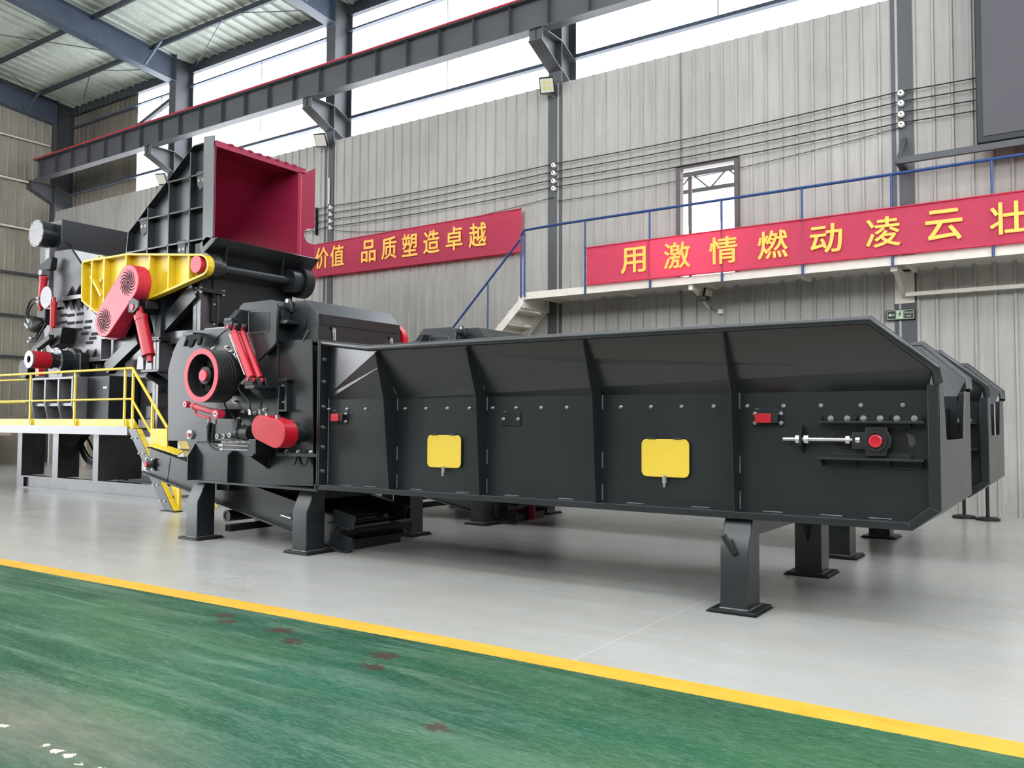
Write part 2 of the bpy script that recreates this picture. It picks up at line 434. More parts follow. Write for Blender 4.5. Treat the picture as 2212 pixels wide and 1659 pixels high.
# end wall with a tall vehicle gate left open towards the camera side
GY0, GY1, GZ = -10.0, 4.6, 9.4
def wall_left():
    m = MB()
    # sheet ribs run up, along Y
    y = 4.6; pitch, rib, h = 0.29, 0.045, 0.022; ys = []
    prof = []
    y = YF
    while y < YO:
        e = min(y+pitch, YO)
        for q, d in ((y, 0), (y+rib*.3, h), (y+rib, h), (y+rib*1.3, 0)):
            if q < e: prof.append((q, d))
        y = e
    prof += [(YO, 0), (GY0, 0), (GY1, 0)]; prof.sort()
    for (ya, da), (yb, db) in zip(prof, prof[1:]):
        if yb-ya < 1e-6: continue
        for za, zb in ((0, GZ), (GZ, 13.6)):
            if za == 0 and GY0-1e-6 <= ya and yb <= GY1+1e-6: continue
            m.add([(XL+da, ya, za), (XL+db, yb, za), (XL+db, yb, zb), (XL+da, ya, zb)], [(0,1,2,3)])
    return m
struct(wall_left().build('wall_left', CLADL, smooth=False))
struct(MB().box(XR, XR+0.1, YF, 17, 0, 8.6).build('wall_right', CLADL, smooth=False))  # unseen wall stopped short; open gap above added to light the window wall
m = MB(); m.box(XL, XR, YF-0.1, YF, 0, 10.2)
struct(m.build('wall_front', CLADD, smooth=False))  # unseen wall; dark tone and height set for panel reflections and fill light

# columns: H-section, each one on its own
def column(x, name='steel_column'):
    m = MB(); hw = 0.17
    m.box(x-hw, x+hw, YW-0.03, YW-0.012, 0, 13.1)
    m.box(x-hw, x+hw, YO-0.05, YO-0.03, 8.9, 13.1)
    m.box(x-0.006, x+0.006, YW-0.012, YO-0.05, 8.9, 13.1)
    return struct(m.build(name, COLP, smooth=False))
for x in COLX: column(x)
# rafters rising towards the middle of the hall
def zroof(y): return 13.12+0.105*(16.75-y)
for x in COLX:
    m = MB(); d0 = 0.17
    pts = []
    yb = 2.0
    bot = [(16.07, 12.29), (14.05, 12.51), (12.52, 12.69), (11.27, 12.88), (yb, 13.95)]
    top = [(yb, zroof(yb)-0.2), (16.1, zroof(16.1)-0.2)]
    m.px(bot+top, x-0.007, x+0.007)
    for (ya, za), (yb2, zb) in zip(bot, bot[1:]):
        m.loft([(x-d0, ya, za-0.02), (x+d0, ya, za-0.02), (x+d0, ya, za), (x-d0, ya, za)], [(x-d0, yb2, zb-0.02), (x+d0, yb2, zb-0.02), (x+d0, yb2, zb), (x-d0, yb2, zb)])
    (ya, za), (yb2, zb) = top
    m.loft([(x-d0, ya, za), (x+d0, ya, za), (x+d0, ya, za+0.02), (x-d0, ya, za+0.02)], [(x-d0, yb2, zb), (x+d0, yb2, zb), (x+d0, yb2, zb+0.02), (x-d0, yb2, zb+0.02)])
    m.box(x-d0, x+d0, 16.06, 16.09, 12.2, 13.2)
    # sloping knee stay
    m.bar((x+0.16, 15.0, 12.45), (x+0.75, 15.15, zroof(15.1)-0.2), 0.06, 0.06)
    struct(m.build('roof_rafter', BLUEST, smooth=False))
# roof sheet: ribs run down the slope
def roof():
    m = MB(); x = XL-0.2; pitch, rib, h = 0.42, 0.08, 0.06; prof = []
    while x < XR:
        e = x+pitch
        prof += [(x, 0), (x+rib*.3, h), (x+rib, h), (x+rib*1.3, 0)]; x = e
    ya, ym, yb = 17.3, 12.0, 3.2
    for (xa, da), (xb, db) in zip(prof, prof[1:]):
        for y0, y1 in ((ya, ym), (ym, yb)):
            if y1 == yb and any(s0 < (xa+xb)/2 < s1 for s0, s1 in SKYL): continue
            m.add([(xa, y0, zroof(y0)-da), (xb, y0, zroof(y0)-db), (xb, y1, zroof(y1)-db), (xa, y1, zroof(y1)-da)], [(0,1,2,3)])
    return m
# translucent roof lights over the right half of the bay
SKYL = [(-9.5, -7.9), (-5.6, -3.8), (-1.4, 0.6), (3.0, 5.0), (7.4, 9.4)]
for s0, s1 in SKYL:
    struct(MB().add([(s0, 12.0, zroof(12)), (s1, 12.0, zroof(12)), (s1, 3.2, zroof(3.2)), (s0, 3.2, zroof(3.2))], [(0,1,2,3)]).build('skylight', PANE, smooth=False))
struct(roof().build('ceiling', ROOFM, smooth=False))
m = MB()
for ya, yb in ((-0.3, -4.4), (-7.5, -13)):
    m.add([(XL, ya, 14.6), (XR, ya, 14.6), (XR, yb, 14.2), (XL, yb, 14.2)], [(0,1,2,3)])
m.add([(XL, 3.2, zroof(3.2)), (XR, 3.2, zroof(3.2)), (XR, 2.2, 14.62), (XL, 2.2, 14.62)], [(0,1,2,3)])
struct(m.build('ceiling_front', ROOFM, smooth=False))  # unseen roof part; gaps between its sheets left open as added fill light
for i, y in enumerate((15.33, 13.42, 11.5, 9.6, 7.7, 5.8)):
    m = MB(); z = zroof(y)-0.045
    m.box(XL, XR, y-0.004, y+0.004, z-0.2, z); m.box(XL, XR, y-0.07, y+0.004, z-0.2, z-0.192); m.box(XL, XR, y-0.004, y+0.07, z-0.008, z)
    struct(m.build('roof_purlin', PURL, smooth=False))
m = MB(); m.box(XL, XR, YO-0.03, YO+0.02, 12.74, 13.15); m.box(XL, XR, YO-0.12, YO-0.02, 12.74, 12.76)
struct(m.build('eave_beam', PURL, smooth=False))
# window girts
for z, d, xs in ((12.28, 0.13, XL), (9.8, 0.14, XL)):
    for a, b in bays:
        if z > 12 and a > 5: continue
        m = MB(); m.box(a+0.01 if a > -25 else -31, b-0.01, YO-0.16, YO-0.02, z-0.006, z+0.006)
        m.box(a+0.01 if a > -25 else -31, b-0.01, YO-0.03, YO-0.02, z-0.006, z+d)
        struct(m.build('window_girt', BLUEST, smooth=False))
for a, b in bays[:5]:
    xm = (a+b)/2
    struct(MB().tube([(xm, YO-0.08, 9.8), (xm, YO-0.08, 12.28)], 0.012, 6).build('sag_rod', COLP))
struct(MB().bar(at(250, 312, y=YO-.1), at(374, 213, y=YO-.1), 0.12, 0.12).build('wall_brace', COLP, smooth=False))
# rods under the roof
for (p, q) in (((0,75),(250,113)), ((205,153),(330,150)), ((25,160),(82,212)), ((194,163),(180,215)), ((480,42),(424,140)), ((515,28),(680,22))):
    def onroof(px, py):
        d = at(px, py, y=1.0)-CAM
        # meet the plane z = zroof(y) - 0.25
        t = (13.12+0.105*16.75-0.25-CAM.z)/(d.z+0.105*d.y)
        return CAM+d*t
    struct(MB().tube([onroof(*p), onroof(*q)], 0.013, 6).build('roof_tie_rod', COLP))

# crane runway: girder, rail and one bracket per column
YC = 15.4
m = MB()
X0, X1 = -30.9, XR
m.box(X0, X1, YC-0.006, YC+0.006, 10.03, 10.72)
m.box(X0, X1, YC-0.16, YC+0.16, 10.70, 10.72); m.box(X0, X1, YC-0.14, YC+0.14, 10.02, 10.04)
x = X0+0.4
while x < X1:
    m.box(x-0.005, x+0.005, YC-0.13, YC-0.006, 10.04, 10.70); x += 1.0
struct(m.build('crane_beam', BEAMP, smooth=False))
m = MB(); m.box(X0, X1, YC-0.185, YC-0.12, 10.722, 10.76)
struct(m.build('crane_rail', REDW, smooth=False))
for x in COLX:
    m = MB(); hw = 0.17
    top = [(15.2, 10.02), (YW-0.03, 10.02)]
    m.px([(15.22, 10.0), (15.22, 9.76), (YW-0.03, 9.36), (YW-0.03, 10.0)], x-0.006, x+0.006)
    m.loft([(x-hw, 15.22, 9.74), (x+hw, 15.22, 9.74), (x+hw, 15.22, 9.76), (x-hw, 15.22, 9.76)], [(x-hw, YW-.03, 9.34), (x+hw, YW-.03, 9.34), (x+hw, YW-.03, 9.36), (x-hw, YW-.03, 9.36)])
    m.box(x-hw, x+hw, 15.2, YW-0.03, 10.0, 10.02)
    m.box(x-hw, x+hw, 15.26, 15.28, 9.75, 10.0)
    m.px([(YW, 9.36), (YO-.05, 9.1), (YO-.05, 9.12), (YW, 9.38)], x-hw, x+hw)
    m.px([(YW, 10.0), (YO-.05, 9.75), (YO-.05, 9.77), (YW, 10.02)], x-hw, x+hw)
    struct(m.build('crane_bracket', BEAMP, smooth=False))
# girts on the end wall
for z in (11.5, 10.0, 8.32, 6.7, 5.2, 3.75):
    m = MB(); m.box(XL+0.02, XL+0.14, 4.7, 15.95, z, z+0.012); m.box(XL+0.13, XL+0.14, 4.7, 15.95, z-0.07, z+0.012)
    struct(m.build('end_wall_girt', COLP if z < 7 else CREAM, smooth=False))
# low masonry plinth of the end wall
struct(MB().box(XL, XL+0.25, 4.8, 15.9, 0, 1.75).build('wall_plinth', CONC, smooth=False))

# doorway high in the window wall
m = MB()
for a, b, c, d in ((DX0-0.09, DX0, DZ0, DZ1+0.09), (DX1, DX1+0.09, DZ0, DZ1+0.09), (DX0, DX1, DZ1, DZ1+0.09)):
    m.box(a, b, YW-0.07, YW+0.1, c, d)
m.box(DX0+0.12, DX0+0.19, YW+0.06, YW+0.1, DZ0, DZ1-0.1)
struct(m.build('door_1', FRAMEB, smooth=False))
# the neighbouring bay seen through it: roof sheet, lattice girder
m = MB()
zz = lambda y: 8.4-0.09*(y-17)
m.add([(-16, 17.4, zz(17.4)), (0, 17.4, zz(17.4)), (0, 25, zz(25)), (-16, 25, zz(25))], [(0,1,2,3)])
m.add([(-16, 17.4, zz(17.4)+.05), (0, 17.4, zz(17.4)+.05), (0, 25, zz(25)+.05), (-16, 25, zz(25)+.05)], [(0,1,2,3)])
struct(m.build('annex_ceiling', WHITEP, smooth=False))
m = MB(); yt = 20.0
ta, tb = at(1483, 383, y=yt), at(1583, 358, y=yt); zt = (ta.z+tb.z)/2
zb = at(1530, 408, y=yt).z
m.box(-14, -2, yt-.05, yt+.05, zt-.06, zt+.06)
m.box(-14, -2, yt-.04, yt+.04, zb-.05, zb+.05)
struct(m.build('annex_girder', COLP, smooth=False))
m = MB(); x = -14.0; k = 0
while x < -2:
    m.bar((x, yt, zt if k % 2 else zb), (x+0.45, yt, zb if k % 2 else zt), 0.035, 0.035); x += 0.45; k += 1
struct(m.build('annex_lattice', COLP, smooth=False))

# ================================================================== THINGS ON THE WALL
# elevated walkway: deck, railing, brackets, stair
YD = 15.0
wk = thing('elevated_walkway', (-4, 15.5, 4.2), 'long cream white steel walkway with blue pipe railing along the window wall', 'walkway')
m = MB(); m.box(-9.90, XR-0.5, YD+0.03, YW-0.05, 4.19, 4.235)
m.build('deck_plate', CREAM, wk, smooth=False)
m = MB(); m.box(-9.90, XR-0.5, YD, YD+0.03, 4.10, 4.245); m.build('edge_beam', CREAM, wk, smooth=False)
x = -9.6
while x < XR-1:
    MB().box(x-0.03, x+0.03, YD+0.03, YW-0.05, 4.12, 4.19).build('joist', CREAM, wk, smooth=False); x += 1.78
for px in (1264, 1404, 1559, 1733, 1927, 2145): 
    x = at(px, 500, y=YD-.02).x
    MB().tube([(x, YD-0.025, 4.08), (x, YD-0.025, 5.6)], 0.022, 10).build('post', BLUE, wk)
for x in (0.25, 1.7, 3.1): MB().tube([(x, YD-0.025, 4.08), (x, YD-0.025, 5.6)], 0.022, 10).build('post', BLUE, wk)
for x in (-9.86, -9.95): MB().tube([(x, YD-0.02, 4.15), (x, YD-0.02, 5.5)], 0.022, 10).build('post', BLUE, wk)
MB().tube([(-9.95, YD-.02, 5.46), (-9.86, YD-.022, 5.565), (-9.0, YD-.025, 5.585), (XR-1, YD-.025, 5.64)], 0.026, 10).build('handrail', BLUE, wk)
# brackets under the deck at the columns
for x in (-2.66, 4.46):
    m = MB(); m.box(x-0.05, x+0.05, YD+0.1, YW-0.03, 4.02, 4.1)
    m.bar((x, YD+0.25, 4.06), (x, YW-0.05, 3.72), 0.07, 0.07)
    m.box(x-0.16, x+0.16, YW-0.05, YW-0.031, 3.6, 4.15)
    m.build('bracket', CREAM, wk, smooth=False)
m = MB(); xb = at(1520, 630, y=15.7).x; m.box(xb-0.04, xb+0.04, YD+0.05, YW-0.05, 4.0, 4.1); m.bar((xb, YD+.2, 4.05), (xb, YW-.1, 3.78), 0.06, 0.06); m.build('bracket', CREAM, wk, smooth=False)
MB().box(-2.62, XR-1, 15.88, 15.93, 3.70, 3.765).build('tie_beam', CREAM, wk, smooth=False)
# the stair going down towards the left end
xa, za, xe = -9.9, 4.2, -13.9
def strz(x): return 4.2+(x+9.9)*0.98
for yy, nm in ((YD+0.0, 'stair_stringer'), (YW-0.2, 'stair_stringer')):
    m = MB(); m.loft([(-9.9, yy, 4.22), (-9.9, yy, 4.0), (-9.9, yy+.03, 4.0), (-9.9, yy+.03, 4.22)], [(-14.0, yy, strz(-14.0)+.02), (-14.0, yy, strz(-14)-.2), (-14.0, yy+.03, strz(-14)-.2), (-14.0, yy+.03, strz(-14)+.02)])
    m.build(nm, CREAM, wk, smooth=False)
for k in range(14):
    x = -10.15-0.28*k; z = strz(x)-0.06
    MB().box(x-0.15, x+0.13, YD+0.03, YW-0.2, z-0.03, z).build('stair_tread', CREAM, wk, smooth=False)
    MB().box(x-0.15, x-0.135, YD+0.03, YW-0.2, z-0.24, z-0.03).build('stair_riser', CREAM, wk, smooth=False)
MB().tube([(-9.95, YD-.02, 5.40), (-14.0, YD-.02, strz(-14.0)+1.22)], 0.024, 10).build('stair_handrail', BLUE, wk)
for x in (-10.81, -12.3, -13.6): MB().tube([(x, YD-.02, strz(x)-.05), (x, YD-.02, strz(x)+1.2)], 0.02, 10).build('post', BLUE, wk)

m = MB(); m.box(-10.05, -9.9, YD+.03, YW-.06, 3.93, 4.19); m.bar((-10.0, YW-.1, 3.95), (-10.9, YW-.1, 2.9), .05, .05); m.build('landing_support', CREAM, wk, smooth=False)
# banners with raised lettering
def text_mb(ch, size, depth, bold=0.012):
    cu = bpy.data.curves.new('t', 'FONT'); cu.body = ch; cu.size = size; cu.align_x = 'CENTER'; cu.align_y = 'CENTER'
    cu.offset = bold; cu.extrude = depth; cu.resolution_u = 3
    o = bpy.data.objects.new('t', cu); COL.objects.link(o)
    dg = bpy.context.evaluated_depsgraph_get(); dg.update()
    me = bpy.data.meshes.new_from_object(o.evaluated_get(dg))
    m = MB(); m.add([v.co.copy() for v in me.vertices], [tuple(p.vertices) for p in me.polygons])
    bpy.data.objects.remove(o); bpy.data.curves.remove(cu); bpy.data.meshes.remove(me)
    return m
def lettering(ch, x, y, z, w_, h_, parent, mat, name='character', bold=0.0):
    m = text_mb(ch, 1.0, 0.004, 0.0)
    if bold:      # heavier strokes: the same outline laid over itself a little to each side
        v0, f0 = list(m.v), list(m.f)
        for k, (dx, dy) in enumerate(((-bold, 0), (bold, 0), (0, -bold), (0, bold), (-bold*.7, bold*.7), (bold*.7, -bold*.7), (bold*.7, bold*.7), (-bold*.7, -bold*.7))):
            m.add([v+Vector((dx, dy, -0.0012*(k+1))) for v in v0], f0)
    xs = [v.x for v in m.v]; zs = [v.y for v in m.v]
    cx, cz = (min(xs)+max(xs))/2, (min(zs)+max(zs))/2
    sx = w_/(max(xs)-min(xs)); sz = h_/(max(zs)-min(zs))
    m.v = [Vector((x+(v.x-cx)*sx, y-v.z, z+(v.y-cz)*sz)) for v in m.v]
    return m.build(name, mat, parent, smooth=False)
def banner(name, x0, x1, z0f, z1f, y, label, chars, wrink):
    root = thing(name, ((x0+x1)/2, y, z0f((x0+x1)/2)), label, 'banner')
    nx, nz = 90, 10; vs = []; fs = []
    for i in range(nx+1):
        u = i/nx; x = x0+(x1-x0)*u
        for j in range(nz+1):
            v = j/nz; z = z0f(x)+(z1f(x)-z0f(x))*v
            d = 0.0
            for e in wrink:      # gathered folds fanning from an end
                t = abs(x-e)/1.5
                if t < 1: d += 0.02*(1-t)**1.5*math.sin((v*9+t*5)*2.2)
            d += 0.006*math.sin(x*3.1+v*2)
            vs.append((x, y+d*0.6, z))
    for i in range(nx):
        for j in range(nz):
            a = i*(nz+1)+j; fs.append((a, a+nz+1, a+nz+2, a+1))
    m = MB().add(vs, fs); m.build('cloth', BANNER, root)
    m = MB()
    for zf, dz in ((z0f, 0.015), (z1f, -0.015)):
        m.tube([(x0, y-0.012, zf(x0)+dz), ((x0+x1)/2, y-0.012, zf((x0+x1)/2)+dz), (x1, y-0.012, zf(x1)+dz)], 0.012, 8)
    m.build('hem', BANNER, root)
    for ch, x, z, w_, h_ in chars:
        lettering(ch, x, y-0.03, z, w_, h_, root, GOLD, bold=0.014)
    return root
b1 = [('新',-20.6),('创',-19.9),('造',-17.75),('价',-16.97),('值',-16.40),('品',-15.27),('质',-14.57),('塑',-13.88),('造',-13.19),('卓',-12.49),('越',-11.80)]
tl = at(680, 532, y=15.95).z; 
banner('slogan_banner', -21.6, -10.59, lambda x: 5.345+(-10.6-x)*0.006, lambda x: 6.345-(-10.6-x)*0.010, 15.95,
       'red cloth slogan banner with gold characters tied flat on the wall behind the hopper', [(c, x, 5.875, 0.50, 0.57) for c, x in b1], [-10.59])
b2 = [('用',-7.305),('激',-6.40),('情',-5.50),('燃',-4.60),('动',-3.69),('凌',-2.785),('云',-1.888),('壮',-0.985),('志',-0.08)]
banner('railing_banner', -8.35, 0.9, lambda x: 4.25, lambda x: 5.03+(x+8.35)*0.004, 14.95,
       'red slogan banner with gold characters hung along the blue walkway railing', [(c, x, 4.655, 0.53, 0.50) for c, x in b2], [-8.35])

# cables on porcelain insulators
ins = [(-16.76, (7.23, 7.045, 6.867, 6.68)), (-9.77, (7.203, 7.026, 6.85, 6.684)), (-2.66, (7.294, 7.114, 6.918, 6.738))]
names = ['left', 'middle', 'right']
rows = ['topmost', 'second down', 'third down', 'lowest']
wherec = ['dark column behind the red hopper', 'column between the two red banners', 'column beside the dark display screen']
for (x, zs), wc in zip(ins, wherec):
    for z, rw in zip(zs, rows):
        r = thing('porcelain_insulator', (x, YW-.03, z), 'white porcelain insulator, %s of four on the %s' % (rw, wc), 'insulator', 'porcelain insulators on the wall columns')
        MB().lathe([(0.02,0),(0.05,-0.015),(0.05,-0.04),(0.03,-0.05),(0.03,-0.065),(0.05,-0.075),(0.05,-0.10),(0.0,-0.11)], (x, YW-.03, z), (0,1,0), 18).build('porcelain_body', CERAM, r)
        MB().disc((x, YW-.14, z), 0.015, -0.012, (0,1,0), 10).build('screw', BLACKP, r)
xs = [-23.8, -16.76, -9.77, -2.66, 4.4]
for k in range(4):
    zs = [ins[0][1][k]]+[i[1][k] for i in ins]+[ins[2][1][k]+0.05]
    pts = []
    for i in range(4):
        for j in range(12):
            t = j/12; z = zs[i]+(zs[i+1]-zs[i])*t - 0.06*4*t*(1-t)
            pts.append((xs[i]+(xs[i+1]-xs[i])*t, YW-0.09, z+0.035))
    pts.append((xs[-1], YW-.09, zs[-1]+.035))
    tag(MB().tube(pts, 0.011, 6).build('overhead_cable', WIRE), 'black overhead cable, %s of four strung along the wall insulators' % rows[k], 'cable', 'cables strung along the window wall')
sag = []
for i in range(30):
    t = i/29; x = -16.7+(6.9)*t
    sag.append((x, YW-0.06, 6.62+(6.5-6.62)*t-0.34*4*t*(1-t)*(0.5+0.5*(1-t))))
tag(MB().tube(sag, 0.007, 6).build('sagging_wire', WIRE), 'thin sagging wire below the cables above the wall banner', 'wire')
sag = [(-9.7+(7.04)*t, YW-0.06, 6.40+(6.70-6.40)*t-0.12*4*t*(1-t)) for t in (i/24 for i in range(25))]
tag(MB().tube(sag, 0.007, 6).build('sagging_wire', WIRE), 'thin sagging wire passing above the high doorway', 'wire')

# floodlights at the foot of the brackets
def floodlight(x, z, label, yaw, warm):
    r = thing('floodlight', (x, 15.9, z), label, 'floodlight', 'floodlights on the columns')
    c = Vector((x-0.05, 15.82, z)); n = Vector((math.sin(yaw)*0.8, -math.cos(yaw)*0.8, -0.55)).normalized()
    rt = Vector((0,0,1)).cross(n).normalized(); up = n.cross(rt)
    def quad(w_, h_, o, d):
        return [c+rt*(sx*w_)+up*(sz*h_)+n*o for sx, sz in ((-1,-1),(1,-1),(1,1),(-1,1))], n*d
    MB().slab(*quad(0.17, 0.18, 0, 0.06)).build('housing', GRAPH2, r, bevel=0.01)
    MB().slab(*quad(0.145, 0.15, 0.06, 0.006)).build('lens', LEDM, r)
    for sx in (-1, 1):
        for sz in (-1, 1):
            q = [c+rt*(0.055*sx+a*0.035)+up*(0.055*sz+b_*0.035)+n*0.067 for a, b_ in ((-1,-1),(1,-1),(1,1),(-1,1))]
            MB().slab(q, n*0.003).build('led_chip', warm, r)
    m = MB()
    for k in range(7):
        q = [c+rt*(-0.15+0.05*k+a*0.008)+up*(b_*0.15)-n*0.0 for a, b_ in ((-1,-1),(1,-1),(1,1),(-1,1))]
        m.slab(q, -n*0.06)
    m.build('cooling_fins', BAREST, r)
    m = MB(); m.bar(c-up*0.2-rt*0.18, c-up*0.2+rt*0.18, 0.02, 0.05, n); m.bar(c-up*0.2, (x, YW-.03, z-0.2), 0.03, 0.05); m.build('mount_bracket', BAREST, r)
floodlight(-9.78, 8.97, 'square floodlight with four yellow chips on the column between the banners', 0.35, LEDY)
floodlight(-16.90, 9.05, 'square floodlight on the column directly behind the red hopper mouth', 0.35, LEDM)
floodlight(-24.02, 9.12, 'small square floodlight half hidden behind the slope of the grey hopper', 0.35, LEDM)

# white conduit on the column behind the hopper
tag(MB().tube([(-16.86, YW-.06, 8.05), (-16.86, YW-.06, 7.35)], 0.02, 8).build('white_conduit', WHITEP), 'short white conduit running down the column behind the red hopper', 'conduit')
# fuse gear between hopper and column
r = thing('cable_tensioner', (-17.3, YW-.05, 6.7), 'small black cable tensioner rack beside the red hopper flange', 'cable rack')
m = MB(); m.box(-17.33, -17.29, YW-.12, YW-.03, 6.55, 7.3); m.build('rack_bar', BLACKP, r)
for z in (6.72, 6.9, 7.08): MB().lathe([(0.0,0),(0.03,0.01),(0.03,0.12),(0,0.14)], (-17.45, YW-.1, z), (1,0,0), 12).build('strain_insulator', CERAM, r)

# display screen upper right with its shelf bracket
r = thing('display_screen', (1.0, 15.6, 6.1), 'large dark display screen mounted high at the right end of the wall', 'screen')
MB().box(-1.46, 4.6, 15.5, 15.9, 6.03, 9.3).build('cabinet', GRAPH2, r, bevel=0.02)
MB().box(-1.36, 4.5, 15.485, 15.5, 6.14, 9.2).build('panel', SCREEN, r)
r = thing('screen_bracket', (-2.66, 15.9, 6.0), 'grey steel angle bracket under the display screen', 'bracket')
MB().box(-2.66, 4.6, 15.52, 15.60, 5.92, 6.025).build('ledge_beam', COLP, r, smooth=False)
MB().bar((-2.63, 15.57, 6.02), (-2.62, YW-.04, 6.5), 0.07, 0.05).build('strut', COLP, r, smooth=False)
MB().box(-2.70, -2.58, 15.56, YW-.03, 5.94, 6.0).build('arm', COLP, r, smooth=False)

# exit sign
r = thing('exit_sign', (-2.73, YW-.08, 3.4), 'green and black exit sign with arrow and running figure on the right column', 'sign')
MB().box(-2.965, -2.495, YW-.08, YW-.032, 3.315, 3.495).build('sign_box', SIGNB, r, bevel=0.004)
m = MB(); yb = YW-.081
for a, b, c, d in ((-2.945,-2.515,3.475,3.482),(-2.945,-2.515,3.328,3.335),(-2.945,-2.938,3.328,3.482),(-2.522,-2.515,3.328,3.482),(-2.80,-2.795,3.328,3.482),(-2.675,-2.668,3.328,3.482)):
    m.box(a, b, yb-.003, yb, c, d)
m.build('border', SIGNW, r, smooth=False)
m = MB(); m.py([(-2.93,3.405),(-2.885,3.435),(-2.885,3.415),(-2.825,3.415),(-2.825,3.395),(-2.885,3.395),(-2.885,3.375)], yb-.003, yb); m.build('arrow', SIGNW, r, smooth=False)
MB().box(-2.79, -2.685, yb-.003, yb, 3.34, 3.47).build('figure_panel', SIGNW, r, smooth=False)
m = MB()
m.disc((-2.728, yb-.003, 3.452), 0.011, -.003, (0,1,0), 12)
m.py([(-2.745,3.442),(-2.722,3.436),(-2.728,3.398),(-2.748,3.400)], yb-.006, yb-.003)
m.py([(-2.728,3.402),(-2.716,3.38),(-2.70,3.378),(-2.70,3.371),(-2.722,3.37),(-2.742,3.40)], yb-.006, yb-.003)
m.py([(-2.748,3.405),(-2.735,3.402),(-2.758,3.352),(-2.775,3.352),(-2.775,3.360),(-2.764,3.362)], yb-.006, yb-.003)
m.py([(-2.745,3.442),(-2.77,3.43),(-2.775,3.41),(-2.768,3.41),(-2.762,3.425),(-2.742,3.432)], yb-.006, yb-.003)
m.py([(-2.722,3.438),(-2.705,3.42),(-2.692,3.428),(-2.695,3.433),(-2.705,3.428),(-2.72,3.446)], yb-.006, yb-.003)
m.build('running_figure', SIGNB, r, smooth=False)
lettering('安全出口', -2.595, yb-.002, 3.435, 0.12, 0.035, r, SIGNW, 'sign_text')
lettering('EXIT', -2.595, yb-.002, 3.375, 0.085, 0.03, r, SIGNW, 'sign_text')

# small lamp and junction box under the walkway
r = thing('wall_lamp', (-6.15, 15.5, 3.9), 'small dark lamp hung under the middle of the walkway', 'lamp')
MB().box(-6.20, -6.02, 15.42, 15.6, 3.84, 3.93).build('lamp_head', GRAPH2, r, bevel=0.01)
MB().bar((-6.11, 15.5, 3.93), (-6.11, 15.6, 4.1), 0.03, 0.03).build('stem', GRAPH2, r)
r = thing('junction_box', (-5.97, YW-.06, 3.68), 'small white junction box on the wall below the walkway', 'box')
MB().box(-6.02, -5.92, YW-.09, YW-.025, 3.64, 3.73).build('case', WHITEP, r, bevel=0.005)
MB().tube([(-6.02, YW-.05, 3.69), (-6.1, 15.95, 3.72), (-6.1, 15.7, 3.8), (-6.08, 15.55, 3.86)], 0.008, 6).build('lead', BLACKP, r)

# queue posts near the wall at the right
for (px, py), lab in (((2083, 1119), 'black round-based barrier post standing left of its twin by the far wall'), ((2134, 1124), 'black round-based barrier post standing nearest the right edge by the far wall')):
    p = at(px, py, z=0.0)
    r = thing('barrier_post', (p.x, p.y, 0), lab, 'barrier post', 'barrier posts by the window wall')
    MB().lathe([(0.0,0),(0.175,0),(0.175,0.03),(0.15,0.045),(0.03,0.06),(0.0,0.06)], (p.x, p.y, 0.001), (0,0,1), 36).build('base', BLACKP, r)
    MB().tube([(p.x, p.y, 0.05), (p.x, p.y, 0.95)], 0.027, 14).build('pole', BLACKP, r)
    MB().lathe([(0.0,0),(0.045,0),(0.045,0.05),(0.0,0.07)], (p.x, p.y, 0.95), (0,0,1), 20).build('cap', BLACKP, r)
# things stored at the end wall, seen under and beside the work platform
r = thing('timber_stack', (-29.6, 10.5, 0), 'stack of pale planks lying along the end wall', 'timber')
for k in range(4):
    MB().box(-30.7+0.03*k, -29.7-0.05*k, 6.5+0.2*k, 14.2-0.15*k, 1.0+0.11*k, 1.09+0.11*k).build('plank', TIMB, r, smooth=False)
for yy in (7.5, 10.5, 13.5): MB().box(-30.7, -29.7, yy, yy+.2, 0, 1.0).build('trestle', TAN, r, smooth=False)
tag(MB().box(-27.2, -26.9, 15.2, 15.9, 0.0, 1.25).build('board_crate', TAN, smooth=False, bevel=0.01), 'tan board crate against the far wall behind the steel frame', 'crate')
tag(MB().box(-24.5, -22.2, 15.5, 15.95, 0.0, 1.0).build('white_cabinet', WHITEP, smooth=False, bevel=0.01), 'low white cabinet by the far wall seen under the work platform', 'cabinet')
# ================================================================== WOOD CHIPPER WITH ITS TROUGH CONVEYOR
Y0, Y1 = 6.70, 6.82          # outer edge of the flanges, outer face of the near side plates
YB = 8.42                    # far side plate
def leg_part(parent, px0, px1, pyb, y0, y1, ztop, taper, name='leg', dirn=1, xs=None):
    """square post on a floor plate; the outer face is cut back at the top"""
    if xs: xa, xb = xs
    else: xa, xb = at(px0, pyb, y=y0).x, at(px1, pyb, y=y0).x
    k = ztop-0.24
    m = MB()
    if dirn > 0: prof = [(y0, 0.03), (y1, 0.03), (y1, ztop), (y0+taper, ztop), (y0, k)]
    else: prof = [(y0, 0.03), (y1, 0.03), (y1, k), (y1-taper, ztop), (y0, ztop)]
    m.px(prof, xa, xb)
    o = m.build(name, GRAPH, parent, bevel=0.008)
    m = MB(); m.box(xa-0.07, xb+0.07, y0-0.06, y1+0.08, 0.012, 0.034); m.build('base_plate', GRAPH2, o, bevel=0.004)
    m = MB(); m.box(xa-0.10, xb+0.08, y0-0.04, y1+0.10, 0.0, 0.012); m.build('shim_plate', BLACKP, o)
    m = MB()
    m.tube([(xa, y0-0.004, 0.036), (xb, y0-0.004, 0.036)], 0.008, 6); m.tube([(xb+.004, y0, 0.036), (xb+.004, y1, 0.036)], 0.008, 6)
    m.build('weld_seam', WELD, o)
    return o
def hexnut(parent, c, axis, r, h, name='nut', mat=None):
    return MB().disc(c, r, h, axis, 6).build(name, mat or STEEL, parent, bevel=0.003)

